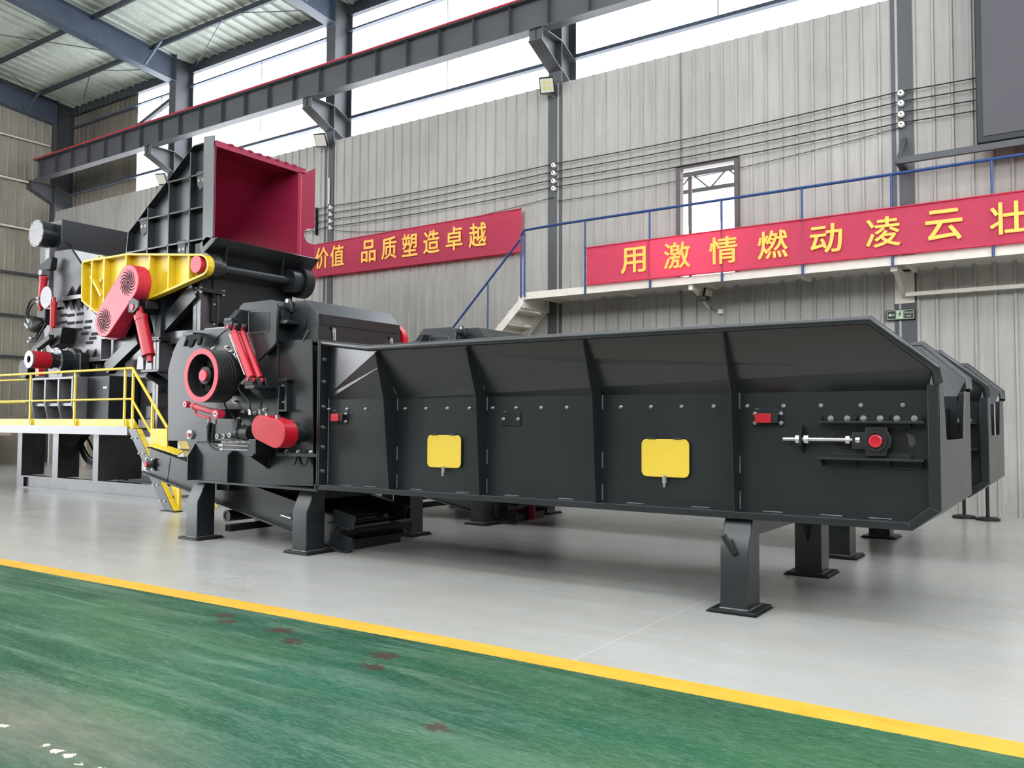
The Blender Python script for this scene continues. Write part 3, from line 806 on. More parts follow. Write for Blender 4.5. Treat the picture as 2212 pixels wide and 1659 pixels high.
# ------------------------------------------------------------------ trough conveyor
def make_trough():
    T = thing('trough_conveyor', (-4.2, 7.6, 0), 'nearest long dark grey trough conveyor with two yellow hatches and red shaft end', 'conveyor', 'trough conveyors feeding the chippers')
    XE = -0.90; XA = -7.21; zb = 0.745
    ribx = [-6.10, -4.93, -3.655, -2.395]
    # near and far side plates
    for s in (1, -1):
        yy = (lambda y: y) if s > 0 else (lambda y: Y1+YB-y)
        nm = 'side_panel'
        m = MB(); t = 0.012*s
        m.slab([(x, yy(Y1), z) for x, z in ((-7.14, zb), (-1.11, zb), (-0.985, 0.9), (-0.985, 1.75), (-7.14, 1.75))], (0, t, 0))
        m.build(nm, GRAPH, T, smooth=False)
        m = MB()
        m.slab([(-6.12, yy(Y1), 1.75), (-0.985, yy(Y1), 1.75), (-0.93, yy(6.68), 1.90), (-1.31, yy(6.50), 2.235), (-6.12, yy(6.50), 2.235)], (0, 0.01*s, -0.004))
        m.build('flared_panel', GRAPH, T, smooth=False)
        m = MB(); A = (-7.14, yy(Y1), 2.40); B = (-6.10, yy(6.50), 2.23); C = (-6.10, yy(6.585), 2.09); D = (-7.14, yy(Y1), 1.80); K = (-6.10, yy(Y1), 1.75); K2 = (-7.14, yy(Y1), 1.75)
        m.slab([A, B, C, D], (0, 0.01*s, 0)); m.build('corner_panel', GRAPH, T, smooth=False)
        m = MB(); m.slab([D, C, K, K2], (0, 0.01*s, 0)); m.build('gusset_panel', GRAPH, T, smooth=False)
        # pipe rail along the top edge
        rail = [(-7.21, yy(6.76), 2.395), (-6.17, yy(6.46), 2.262), (-1.305, yy(6.46), 2.245), (-0.915, yy(6.66), 1.90), (-0.905, yy(6.72), 1.80)]
        MB().tube(rail, 0.034, 14).build('top_rail', GRAPH, T)
        # ribs
        for i, x in enumerate(ribx):
            yk = 6.60 if i == 0 else 6.635
            prof = [(yy(6.70), 0.80), (yy(yk), 1.75), (yy(6.47), 2.215), (yy(6.51), 2.225), (yy(Y1), 1.75), (yy(Y1), 0.80)]
            r = MB().px(prof, x-0.006, x+0.006).build('rib', GRAPH, T, smooth=False)
            if s > 0:
                m = MB(); e = 0.012
                for (ya, za, yb2, zb2) in ((Y1, 0.81, Y1, 0.95), (Y1, 1.1, Y1, 1.24), (Y1, 1.62, Y1, 1.75), (6.80, 1.79, 6.75, 1.86), (6.69, 1.96, 6.65, 2.03), (6.58, 2.13, 6.55, 2.18)):
                    m.tube([(x+e, ya-0.004, za), (x+e, yb2-0.004, zb2)], 0.007, 6)
                m.build('weld_seam', WELD, r)
        # edge frame round the side
        for quads in ([(XA, zb), (-1.085, zb-.005), (-1.112, zb+.05), (XA, zb+.055)], [(-1.085, zb-.005), (XE, 0.885), (-0.972, 0.912), (-1.112, zb+.05)], [(XE, 0.885), (XE, 1.785), (-0.972, 1.785), (-0.972, 0.912)]):
            MB().py(quads, min(yy(Y0), yy(Y1)), max(yy(Y0), yy(Y1))).build('edge_frame', GRAPH, T, bevel=0.003)
    for x in (-6.9, -6.55, -5.9, -5.3, -4.7, -4.1, -3.4, -2.8, -2.2, -1.75, -1.4):
        MB().tube([(x, Y1-0.004, zb+.057), (x+0.16, Y1-0.004, zb+.057)], 0.005, 6).build('weld_seam', WELD, T)
    # joint flange to the chipper
    m = MB(); m.box(-7.155, -7.14, Y0, Y1, zb, 2.40); m.build('joint_flange', GRAPH, T, smooth=False)
    MB().tube([(-7.12, Y1-.003, zb+.06), (-7.12, Y1-.003, 1.76)], 0.006, 6).build('weld_seam', WELD, T)
    for z in (0.95, 1.22, 1.44, 1.67, 1.95, 2.2): put(BOLTX, T, (-7.14, 6.755, z))
    # end plate with notch, sloped heel, floor
    XF = XE
    m = MB(); ya, yb = Y0+.01, YB+Y1-Y0-.01
    m.px([(ya, 0.885), (yb, 0.885), (yb, 1.785), (8.22, 1.785), (8.09, 1.385), (7.04, 1.385), (6.91, 1.785), (ya, 1.785)], XF-.008, XF+.004)
    m.build('end_plate', GRAPH, T, smooth=False)
    m = MB(); m.slab([(XE, ya, 0.885), (XE, yb, 0.885), (-1.085, yb, zb-.005), (-1.085, ya, zb-.005)], (-0.008, 0, 0.006)); m.build('heel_plate', GRAPH, T, smooth=False)
    MB().box(-7.14, -1.1, Y1+.02, YB-.02, zb, zb+.01).build('bottom_plate', GRAPH2, T, smooth=False)
    MB().box(-7.14, -1.0, Y1+.02, YB-.02, 1.32, 1.34).build('apron_bed', BLACKP, T, smooth=False)
    for k in range(16):
        x = -6.9+0.39*k; MB().box(x-.03, x+.03, Y1+.05, YB-.05, 1.34, 1.39).build('apron_flight', GRAPH2, T, smooth=False)
    MB().tube([(-1.34, Y1+.03, 1.38), (-1.34, YB-.03, 1.38)], 0.09, 20).build('tail_drum', GRAPH2, T)
    MB().box(-1.12, -1.04, Y1+.015, YB-.015, 1.0, 1.64).build('inner_guard', GRAPH, T, smooth=False)
    # bolt row
    for px in (711, 751, 791, 876, 921.5, 967.5, 1015, 1065, 1116, 1170, 1225, 1342, 1407, 1473, 1542, 1615, 1693, 1774, 1860, 1950.6):
        p = at(px, 880, y=Y1); put(BOLT, T, (p.x, Y1-.004, 1.643))
    # yellow hatches
    for i, ((ax, az), (bx, bz)) in enumerate((((-5.655, 1.372), (-5.222, 1.042)), ((-3.248, 1.366), (-2.81, 1.042)))):
        m = MB(); r = 0.05; pts = []
        for cx, cz, a0 in ((bx-r, az-r, 0), (ax+r, az-r, 90), (ax+r, bz+r, 180), (bx-r, bz+r, 270)):
            for k in range(6):
                a = math.radians(a0+18*k); pts.append((cx+r*math.cos(a), cz+r*math.sin(a)))
        m.py(pts, Y1-.03, Y1-.02)
        d = m.build('hatch_door', YELD, T, bevel=0.003); tag(d, 'yellow rounded hatch door')
        grow = lambda e: [((ax+bx)/2+(x-(ax+bx)/2)*e, (az+bz)/2+(z-(az+bz)/2)*e) for x, z in pts]
        MB().py(grow(1.012), Y1-.02, Y1-.001).build('hatch_seal', BLACKP, d)
        for x in (ax+0.1, bx-0.1):
            MB().tube([(x-.035, Y1-.032, az+.006), (x+.035, Y1-.032, az+.006)], 0.009, 10).build('hinge', GRAPH2, d)
        xm = (ax+bx)/2
        l = MB().box(xm-.012, xm+.012, Y1-.045, Y1-.03, bz-.045, bz+.02).build('toggle_latch', STEEL, T, bevel=0.003)
        m = MB(); m.box(xm-.01, xm+.01, Y1-.05, Y1-.04, bz-.085, bz-.04); m.tube([(xm-.014, Y1-.04, bz+.005), (xm-.014, Y1-.04, bz-.05)], .004, 6); m.tube([(xm+.014, Y1-.04, bz+.005), (xm+.014, Y1-.04, bz-.05)], .004, 6); m.build('latch_lever', STEEL, l)
    # sensors on little plates
    def sensor(x0, x1, z0, z1, red, sc=1):
        s = MB().box(x0-.03, x1+.08, Y1-.012, Y1-.001, z0-.03, z1+.03).build('sensor_plate', GRAPH2, T, bevel=0.004)
        if red:
            MB().box(x1-.02, x1+.05, Y1-.06, Y1-.012, z0, z1).build('sensor_body', BLACKP, s, bevel=0.004)
            tag(MB().box(x0, x1, Y1-.07, Y1-.012, z0, z1).build('sensor_face', RED, s, bevel=0.003), 'red sensor face')
        for x, z in ((((x1+.065, z1), (x1+.065, z0)) + (((x0-.015, z1), (x0-.015, z0)) if red != 1 else ())) if red else ((x0-.015, (z0+z1)/2), (x1+.055, (z0+z1)/2))): put(BOLT, T, (x, Y1-.014, z))
        MB().tube([(x0-.02, Y1-.01, z1+.035), (x0+.02, Y1-.01, z1+.035)], .006, 6).build('weld_seam', WELD, s)
    sensor(-7.02, -6.90, 1.506, 1.589, 1)
    sensor(-4.70, -4.60, 1.50, 1.57, 0)
    sensor(-2.237, -2.107, 1.507, 1.582, 2)
    # take-up bearing: slot, slides, screw, block, red cap
    slot = XZ([(1850, 931), (1960, 931), (1972, 937), (1981, 950), (1981, 958), (1972, 971), (1960, 976), (1818, 971), (1804, 960), (1797, 950), (1804, 938), (1818, 932)], Y1)
    MB().py(slot, Y1-.003, Y1-.0005).build('take_up_slot', DARKIN, T, smooth=False)
    MB().py(XZ([(1958, 935), (1975, 942), (1981, 956), (1972, 966), (1965, 965)], Y1-.004), Y1-.006, Y1-.0035).build('chain_link', SHRED, T, smooth=False)
    for up in (1, -1):
        if up > 0: za, zc = at(1800, 912, y=Y0).z, at(1800, 895, y=Y1).z
        else: za, zc = at(1800, 991, y=Y0).z, at(1800, 1010, y=Y1).z
        x0, x1 = -1.745, -1.005
        m = MB(); m.box(x0, x1, Y0+.01, Y1, za-.008, za+.008); g = m.build('slide_rail', GRAPH, T, bevel=0.002)
        zl, zh = min(za, zc), max(za, zc)
        for x in (x0+.02, x0+.27, x0+.5, x1-.02): MB().px([(Y0+.015, za), (Y1, za), (Y1, zc)], x-.006, x+.006).build('slide_gusset', GRAPH, g, smooth=False)
        MB().box(x0+.01, x1, Y1-.012, Y1-.001, zl, zh).build('slide_backing', GRAPH2, g, smooth=False)
        s2 = -1 if up > 0 else 1
        MB().box(x0+.08, x1-.09, Y1-.05, Y1-.002, min(za, za+s2*.04), max(za, za+s2*.04)).build('guide_strip', GRAPH2, g, bevel=0.002)
        if up > 0:
            for px in (1795.5, 1831, 1866, 1902, 1938, 1976): put(BIGB, T, (at(px, 904, y=Y1).x, Y1-.014, at(px, 904, y=Y1).z))
    yb = Y1-.055; zc = at(1760, 949, y=yb).z
    xa, xb2 = at(1692, 948, y=yb).x, at(1845, 952, y=yb).x
    sc = MB().tube([(xa, yb, zc), (xb2, yb, zc)], 0.016, 14).build('tension_screw', STEEL, T)
    for pa, pb, rr in ((1719, 1729, .036), (1737, 1748, .036), (1827, 1837, .034), (1849, 1859, .036)):
        x0, x1 = at(pa, 950, y=yb).x, at(pb, 950, y=yb).x
        hexnut(sc, (x0, yb, zc), (1,0,0), rr, x1-x0)
    px0 = at(1731, 950, y=yb).x
    MB().px([(Y1, zc-.11), (Y1-.09, zc-.05), (Y1-.09, zc+.07), (Y1, zc+.11)], px0-.01, px0+.01).build('screw_anchor', GRAPH2, T, bevel=0.003)
    bc = at(1891, 953, y=Y1-.1); bx, bz = bc.x, bc.z
    m = MB()
    pts = XZ([(1840, 934), (1866, 934), (1869, 931), (1869, 922), (1917, 922), (1917, 931), (1925, 943), (1927, 953), (1924, 966), (1916, 972), (1916, 986), (1869, 986), (1869, 973), (1864, 971), (1840, 971)], Y1-.08)
    m.py(pts, Y1-.08, Y1-.02); bl = m.build('bearing_block', BLACKP, T, bevel=0.005)
    R = at(1891, 930, y=Y1-.1).z-bz
    MB().ring((bx, Y1-.095, bz), R, R*.72, 0.02).build('bearing_ring', BLACKP, bl)
    c = MB().lathe([(0.0,-.03),(R*.5,-.03),(R*.62,-.022),(R*.62,.0)], (bx, Y1-.08, bz), (0,1,0), 36).build('shaft_end', RED, bl); tag(c, 'bright red shaft end')
    MB().ring((bx, Y1-.113, bz), R*.52, R*.46, 0.004).build('shaft_groove', REDW, c)
    # legs and cross beams
    leg_part(T, 1555, 1616, 1318, 6.64, 6.93, 0.74, 0.13)
    l = leg_part(T, 0, 0, 0, 8.70, 8.99, 0.74, 0.13, dirn=-1, xs=(-2.49, -2.23))
    lx = -2.36
    MB().bar((-2.45, 6.60, 0.62), (-2.36, 6.62, 0.47), 0.05, 0.025, (0,-1,0.3)).build('lashing_lug', BLACKP, T, bevel=0.008)
    MB().box(-2.44, -2.27, 6.9, 8.72, 0.60, 0.74).build('cross_beam', GRAPH, T, bevel=0.004)
    for ya, yb3 in ((6.93, 7.13), (8.70, 8.5)):
        MB().px([(ya, 0.60), (yb3, 0.60), (ya, 0.34)], lx-.01, lx+.01).build('knee_gusset', GRAPH, T, smooth=False)
    MB().box(-2.5, -2.2, 8.42, 8.9, 0.71, 0.745).build('leg_cap', GRAPH, T)
    return T

# ------------------------------------------------------------------ chipper
def make_chipper():
    C = thing('wood_chipper', (-8.6, 7.6, 0), 'nearest dark grey wood chipper with red-rimmed flywheel pulley and twin red cylinders', 'chipper', 'dark grey wood chippers')
    # rotor housing side plate and body
    o1 = XZ([(363, 952), (362.6, 840), (363, 801), (367, 783), (376, 754), (384, 738), (392.4, 726), (402.4, 720), (420, 714), (492, 708), (560, 700), (600, 735), (600, 952)], 6.80)
    MB().py(o1, 6.80, 6.822).build('rotor_plate', GRAPH, C, bevel=0.003)
    MB().py([(x*1.0, z) for x, z in o1], 6.822, 8.40).build('rotor_housing', GRAPH, C, smooth=False)
    arc = [at(px, py, y=6.80) for px, py in ((455, 752), (463, 738), (472, 727), (482, 718), (492, 711))]
    MB().tube([(p.x, 6.797, p.z) for p in arc], 0.006, 6).build('plate_seam', BLACKP, C)
    o2 = XZ([(413, 1042), (414, 957), (598, 957), (598, 736), (674, 733), (677, 1050)], Y1)
    MB().py(o2, Y1, Y1+.012).build('frame_panel', GRAPH, C, smooth=False)
    MB().py([(x, z) for x, z in XZ([(470, 1043), (470, 960), (598, 957), (598, 736), (674, 733), (677, 1050)], Y1)], 7.0, 8.40).build('frame_body', GRAPH2, C, smooth=False)
    # joint flange
    m = MB(); m.box(-7.185, -7.165, Y0, Y1, 0.74, 2.41); m.build('joint_flange', GRAPH, C, smooth=False)
    m = MB(); m.py([(-9.40, 0.735), (-7.165, 0.72), (-7.165, 0.745), (-9.40, 0.76)], Y0, Y1+.1); m.build('bottom_flange', GRAPH, C, bevel=0.003)
    # ribs of the base
    for px, pt, pm in ((420, 957, 985), (506, 968, 985)):
        x = at(px, 1042, y=Y1).x; zt = at(px, pt, y=Y1).z; zm = at(px-8, pm, y=Y0+.01).z
        MB().px([(Y1, 0.75), (Y0+.01, 0.75), (Y0+.01, zm), (Y1, zt)], x-.008, x+.008).build('base_rib', GRAPH, C, smooth=False)
    # vertical and bottom bars of the inspection frame
    xv = at(600, 900, y=6.74).x
    MB().box(xv-.012, xv+.012, 6.74, Y1, at(600, 986, y=6.74).z, at(600, 835, y=6.74).z).build('frame_bar', GRAPH, C, bevel=0.002)
    z9 = at(630, 982, y=6.74).z
    MB().box(xv, -7.185, 6.72, Y1, z9-.02, z9+.02).build('frame_bar', GRAPH, C, bevel=0.002)
    for px in (619, 644, 671): p = at(px, 975, y=6.76); put(BIGB, C, (p.x, 6.77, z9+.035))
    for px in (636, 660):
        p = at(px, 995, y=6.78); m = MB(); m.py([(p.x-.06, z9-.02), (p.x+.06, z9-.02), (p.x+.03, z9-.1), (p.x, z9-.13)], 6.76, 6.78); m.build('clamp', BLACKP, C, bevel=.003)
    for py in (833, 869):
        p = at(611, py, y=6.79); put(BOLT, C, (p.x, 6.80, p.z))
    # bracket like a sideways I between them
    pa, pb = at(604, 821, y=6.76), at(604, 887, y=6.76)
    m = MB(); xa = at(606, 850, y=6.76).x; xb = at(625, 850, y=6.76).x
    m.box(xa, xb, 6.72, Y1, pa.z-.012, pa.z+.012); m.box(xa, xb, 6.72, Y1, pb.z-.012, pb.z+.012)
    m.build('ledge_bracket', GRAPH, C, bevel=.002)
    xm = (xa+xb)/2; MB().box(xm-.008, xm+.03, 6.76, Y1, pb.z, pa.z).build('ledge_web', GRAPH, C)
    # pressure hood: long box across the machine
    YH = 6.93
    ho = XZ([(596, 655), (612, 653), (664, 648), (686, 677.5), (689, 740), (596, 740)], YH)
    hd = MB().py(ho, YH, 8.36).build('hood', GRAPH, C, bevel=0.006)
    f0, s0 = at(686, 677.5, y=YH), at(688, 699, y=YH)
    xs = f0.x
    m = MB(); m.slab([(xs+.012, YH+.05, f0.z), (xs+.012, 8.34, f0.z), (xs+.02, 8.34, s0.z), (xs+.02, YH+.05, s0.z)], (-.012, 0, 0)); m.build('hood_lid', GRAPH, C, smooth=False)
    for px, py in ((719, 705), (843, 726)):
        p = at(px, py, x=xs+.03)
        l = MB().disc((xs+.02, p.y, p.z-.02), 0.028, 0.02, (1,0,0), 16).build('toggle_latch', GRAPH2, C)
        m = MB(); q = at(px+3, py+12, x=xs+.05)
        m.box(xs+.03, xs+.05, q.y-.02, q.y+.02, q.z-.01, q.z+.05)
        for d in (-.016, .016): m.tube([(xs+.05, q.y+d, q.z+.03), (xs+.06, q.y+d*.8, q.z-.1)], .007, 6)
        m.tube([(xs+.06, q.y-.016, q.z-.1), (xs+.06, q.y+.016, q.z-.1)], .007, 6)
        m.build('latch_loop', STEEL, l)
    c = at(643.8, 695, y=YH); Rr = at(643.8, 667, y=YH).z-c.z
    MB().ring((c.x, YH-.012, c.z), Rr, Rr*.93, .014).build('port_ring', GRAPH, C)
    MB().disc((c.x, YH-.004, c.z), Rr*.93, .004, n=40).build('port_cover', GRAPH2, C)
    p = at(625, 650, y=YH-.02); m = MB()
    m.py([(p.x-.09, p.z-.03), (p.x-.06, p.z+.04), (p.x+.0, p.z+.03), (p.x+.05, p.z-.04), (p.x+.06, p.z-.14), (p.x+.03, p.z-.14)], YH-.03, YH-.005); m.build('lifting_lug', GRAPH, C, bevel=.005)
    MB().disc((p.x-.03, YH-.032, p.z+.0), .025, .004, n=16).build('lug_eye', STEEL, C)
    p = at(672, 735, y=6.76)
    m = MB(); m.bar((p.x-.12, 6.75, p.z+.0), (p.x-.02, 6.75, p.z+.12), .02, .02); m.bar((p.x-.02, 6.75, p.z+.12), (p.x-.02, 6.75, p.z-.02), .02, .02); m.build('corner_hook', GRAPH, C)
    # far end of the rotor shaft on the other side: red cover
    q = at(873, 730, y=8.40)
    MB().lathe([(0,0),(.24,0),(.24,.09),(0,.09)], (q.x-.24, 8.40, q.z-.05), (0,1,0), 32).build('far_pulley_guard', RED, C)
    # swing plate carrying the hood
    ar = XZ([(531, 690), (516, 667), (519, 660), (526, 654), (570, 649), (586, 647), (592, 650), (596.5, 656), (598, 668), (597, 736), (594, 744), (588, 751), (556, 781), (545, 740)], 6.70)
    a = MB().py(ar, 6.70, 6.74).build('swing_plate', GRAPH, C, bevel=.008)
    MB().py(XZ([(531, 690), (516, 667), (526, 654), (586, 648), (597, 660), (596, 736), (545, 740)], 6.74), 6.74, 6.93).build('swing_box', GRAPH2, C, smooth=False)
    pt = [at(px, py, y=6.695) for px, py in ((537, 677), (539, 674.5), (577, 672.5), (580.5, 674), (581, 678), (580, 711), (577, 716.5), (541, 719), (537, 717))]
    MB().tube([(q.x, 6.697, q.z) for q in pt+[pt[0]]], .007, 6).build('door_weld', WELD, a)
    MB().py([(q.x, q.z) for q in pt], 6.694, 6.70).build('door_panel', GRAPH2, a, smooth=False)
    p = at(606, 697, y=6.78); m = MB(); m.box(p.x-.12, p.x+.16, 6.74, 6.92, p.z-.02, p.z+.02); m.box(p.x-.06, p.x+.02, 6.78, 6.92, p.z, p.z+.14); m.build('hinge_block', GRAPH, C, bevel=.004)
    # twin red cylinders between two bracket ledges
    p = at(489, 691, y=6.49); xa = p.x; 
    m = MB(); m.box(xa-.02, xa+.12, 6.47, 6.74, p.z-.02, p.z+.02); ub = m.build('upper_bracket', GRAPH, C, bevel=.005)
    m = MB(); m.loft([(xa+.0, 6.51, p.z+.02), (xa+.11, 6.51, p.z+.02), (xa+.11, 6.74, p.z+.02), (xa+.0, 6.74, p.z+.02)], [(xa+.02, 6.60, p.z+.13), (xa+.11, 6.60, p.z+.13), (xa+.11, 6.72, p.z+.13), (xa+.02, 6.72, p.z+.13)]); m.build('bracket_wedge', GRAPH, ub, bevel=.004)
    MB().py([(xa+.0, p.z), (xa+.2, p.z), (xa+.3, p.z-.4), (xa-.06, p.z-.14)], 6.72, 6.79).build('bracket_web', GRAPH, ub, smooth=False)
    for k, yc in enumerate((6.53, 6.65)):
        tp, tb = at(504.6, 717.6, y=6.53), at(541.6, 816, y=6.53)
        A = Vector((tp.x, yc, tp.z)); B = Vector((tb.x, yc, tb.z)); d = (B-A).normalized()
        cy = MB().tube([A, A+d*.02, A+d*.021, B-d*.02, B], [.05, .05, .047, .047, .05], 24).build('hydraulic_cylinder', RED, C)
        MB().tube([A-d*.09, A], .024, 14).build('piston_rod', RED, cy); MB().tube([B, B+d*.07], .024, 14).build('cylinder_eye', RED, cy)
        m = MB()
        for e in (-.045, .045):
            m.py([(A.x-.13, p.z-.02), (A.x+.05, p.z-.02), (A.x+.02, p.z-.13), (A.x-.07, p.z-.13)], yc+e-.012, yc+e+.012)
        m.build('upper_clevis', BLACKP, cy, bevel=.006)
        MB().tube([(A.x-.03, yc-.07, p.z-.09), (A.x-.03, yc+.07, p.z-.09)], .022, 14).build('clevis_pin', REDW, cy)
        m = MB(); zl = at(537, 836, y=6.49).z
        for e in (-.045, .045):
            m.py([(B.x-.06, zl+.02), (B.x+.1, zl+.02), (B.x+.06, zl+.12), (B.x-.02, zl+.12)], yc+e-.012, yc+e+.012)
        m.build('lower_clevis', BLACKP, cy, bevel=.006)
        MB().tube([(B.x+.02, yc-.07, zl+.09), (B.x+.02, yc+.07, zl+.09)], .022, 14).build('clevis_pin', REDW, cy)
        MB().tube([A+d*.03+Vector((-.05,-.03,.0)), B-d*.04+Vector((-.05,-.03,0))], .009, 8).build('oil_pipe', STEEL, cy)
    zl = at(537, 836, y=6.49).z; xl = at(531, 836, y=6.49).x
    lb = MB().box(xl, xl+.17, 6.47, Y1, zl-.02, zl+.02).build('lower_bracket', GRAPH, C, bevel=.005)
    MB().loft([(xl+.02, 6.52, zl-.02), (xl+.15, 6.52, zl-.02), (xl+.15, 6.81, zl-.02), (xl+.02, 6.81, zl-.02)], [(xl+.04, 6.64, zl-.13), (xl+.14, 6.64, zl-.13), (xl+.14, 6.81, zl-.13), (xl+.04, 6.81, zl-.13)]).build('bracket_gusset', GRAPH, lb, bevel=.004)
    # flywheel pulley
    pc = at(434.6, 811, y=6.33); ox, oz = pc.x, pc.z; Rp = at(434.6, 753, y=6.33).z-oz
    prof = [(Rp*.80, 0.0), (Rp, 0.0)]; y = 0.03
    prof += [(Rp, .03)]
    for k in range(5):
        b0 = .03+.046*k; prof += [(Rp, b0), (Rp*.93, b0+.012), (Rp*.93, b0+.026), (Rp, b0+.036), (Rp, b0+.046)]
    prof += [(Rp, .30), (Rp*.80, .30)]
    pl = MB().lathe(prof, (ox, 6.33, oz), (0,1,0), 72, True).build('flywheel_pulley', BELT, C)
    r = MB().ring((ox, 6.322, oz), Rp*1.0, Rp*.80, .012, n=72).build('pulley_rim', REDW, pl); tag(r, 'worn red pulley rim')
    web = MB()
    web.ring((ox, 6.47, oz), Rp*.82, Rp*.66, .04, n=60); web.ring((ox, 6.45, oz), Rp*.34, Rp*.1, .1)
    for k in range(5):
        a = 2*math.pi*k/5+.5; d = Vector((math.cos(a), 0, math.sin(a))); sd = Vector((-d.z, 0, d.x))
        web.slab([Vector((ox,6.47,oz))+d*(Rp*.28)-sd*.045, Vector((ox,6.47,oz))+d*(Rp*.70)-sd*.06, Vector((ox,6.47,oz))+d*(Rp*.70)+sd*.06, Vector((ox,6.47,oz))+d*(Rp*.28)+sd*.045], (0,.035,0))
    web.build('pulley_spokes', BELT, pl)
    MB().disc((ox, 6.60, oz), Rp*.8, .03, n=48).build('pulley_back', BLACKP, pl)
    MB().lathe([(.0,-.03),(.10,-.03),(.112,-.02),(.112,.2)], (ox, 6.40, oz), (0,1,0), 32).build('hub', BELT, pl)
    hc = MB().disc((ox, 6.345, oz), .068, .03, n=28).build('hub_cap', REDW, pl); tag(hc, 'small worn red hub cap')
    MB().disc((ox, 6.60, oz), Rp*.72, .22, n=40).build('bearing_seat', GRAPH2, C)
    for px, py in ((461.5, 753), (490.5, 750), (499.5, 760.5), (510.5, 765), (515.5, 784.5), (524, 798.5), (508.5, 867), (573, 885), (525, 890), (551.5, 891.7), (516, 904), (522.5, 918.5)):
        p = at(px, py, y=6.80); put(BIGB, C, (p.x, 6.80, p.z))
    for px, py in ((474, 942.5), (487, 942.5), (500.5, 940)):
        p = at(px, py, y=6.74); MB().tube([(p.x, 6.70, p.z), (p.x, Y1, p.z)], .022, 12).build('stud', STEEL, C)
        hexnut(C, (p.x, 6.70, p.z), (0,1,0), .034, .02)
    # hooked lifting ear on the rim of the housing
    hk = XZ([(395, 748), (402, 727), (410, 722.5), (431, 722), (434, 727), (432, 739), (428, 746), (424, 744), (426, 735), (424, 732), (419, 735), (414, 747), (409, 751), (404, 747), (407, 737), (405, 733.5), (402, 737), (398, 748)], 6.66)
    MB().py(hk, 6.66, 6.70).build('hook_plate', DARKIN, C, bevel=.003)
    p = at(413, 726, y=6.72); MB().box(p.x-.1, p.x+.12, 6.66, 6.80, p.z+.0, p.z+.04).build('hook_arm', GRAPH, C, bevel=.003)
    # ear plate with red pin at the left
    er = XZ([(405, 954), (405, 931), (425, 914), (447, 913), (447, 954)], 6.74)
    e = MB().py(er, 6.74, 6.80).build('pivot_ear', GRAPH, C, bevel=.004)
    p = at(410, 939, y=6.72); MB().lathe([(.0,-.03),(.02,-.03),(.06,-.015),(.06,.03)], (p.x, 6.73, p.z), (0,1,0), 28).build('pivot_boss', STEEL, e)
    MB().disc((p.x, 6.69, p.z), .026, .03, n=20).build('pivot_pin', RED, e)
    # little red cylinder under the pulley
    yc = 6.56
    A, B = at(420, 878, y=yc), at(468, 891.5, y=yc); d = (B-A).normalized()
    s = MB().tube([A, A+d*.02, A+d*.021, B-d*.03, B-d*.029, B], [.044, .044, .038, .038, .05, .05], 22).build('small_hydraulic_cylinder', REDW, C)
    MB().tube([A-d*.07, A], .022, 14).build('piston_rod', REDW, s)
    p = at(403.5, 873.5, y=yc); MB().ring((p.x, yc-.03, p.z), .042, .02, .06, n=24).build('rod_eye', REDW, s)
    MB().ring((p.x, yc-.032, p.z), .024, .014, .064, n=20).build('eye_bush', STEEL, s)
    p = at(472.6, 894, y=yc); MB().ring((p.x, yc-.05, p.z), .055, .024, .1, n=24).build('cylinder_eye', REDW, s)
    MB().ring((p.x, yc-.054, p.z), .03, .016, .108, n=20).build('eye_bush', STEEL, s)
    m = MB(); m.box(p.x-.03, p.x+.05, yc+.05, 6.80, p.z-.06, p.z+.06); m.build('cylinder_bracket', BLACKP, s, bevel=.004)
    q0, q1 = at(423, 895, y=yc), at(453, 903, y=yc)
    vb = MB(); vb.tube([q0, q1], .014, 10); vb.tube([at(423, 884, y=yc), q0], .012, 8); vb.tube([q1, at(453.5, 908, y=yc)], .012, 8); vb.build('valve_pipe', REDW, s)
    # hoses
    def hose(pts, y, r=.013, name='hydraulic_hose', mat=RUBBER):
        P = [at(a, b, y=y) for a, b in pts]; S = []
        for i in range(len(P)-1):
            p0 = P[max(i-1, 0)]; p1 = P[i]; p2 = P[i+1]; p3 = P[min(i+2, len(P)-1)]
            for k in range(6):
                t = k/6; S.append(0.5*((2*p1)+(p2-p0)*t+(2*p0-5*p1+4*p2-p3)*t*t+(3*p1-p0-3*p2+p3)*t**3))
        S.append(P[-1])
        return MB().tube(S, r, 10).build(name, mat, C)
    hose([(452, 912), (450, 930), (449, 950), (455, 963), (465, 970), (475, 971)], 6.62)
    hose([(465, 912), (460, 930), (458, 950), (462, 960), (475, 962)], 6.64)
    for a, b in (((452, 907), (451.5, 918)), ((465.5, 906), (464.5, 916)), ((474, 962), (483, 962)), ((474, 971), (483, 971))): MB().tube([at(*a, y=6.63), at(*b, y=6.63)], .018, 10).build('hose_fitting', STEEL, C)
    MB().tube([at(483, 962, y=6.63), at(537, 964, y=6.63)], .012, 10).build('steel_pipe', BAREST, C)
    MB().tube([at(483, 971, y=6.63), at(537, 973, y=6.63)], .012, 10).build('steel_pipe', BAREST, C)
    hose([(530, 818), (518, 828), (515, 838), (520, 848), (533, 862), (540, 875), (539, 888)], 6.6, .012)
    MB().tube([at(538.5, 884, y=6.6), at(540, 896, y=6.6)], .018, 10).build('hose_fitting', STEEL, C)
    MB().tube([at(531, 818, y=6.6), at(522, 828, y=6.6)], .018, 10).build('hose_fitting', STEEL, C)
    hose([(484, 866), (488, 880), (500, 895), (510, 910), (518, 922)], 6.7, .011)
    hose([(565, 866), (563, 878), (561, 888)], 6.68, .012)
    MB().tube([at(561, 884, y=6.66), at(561, 895, y=6.66)], .018, 10).build('hose_fitting', STEEL, C)
    # feed roller drive: red oval guard, motor, stand
    yf = 6.40
    c1, c2 = at(561, 924, y=yf), at(594, 937, y=yf); r1 = at(561, 896.5, y=yf).z-c1.z; r2 = at(594, 906, y=yf).z-c2.z
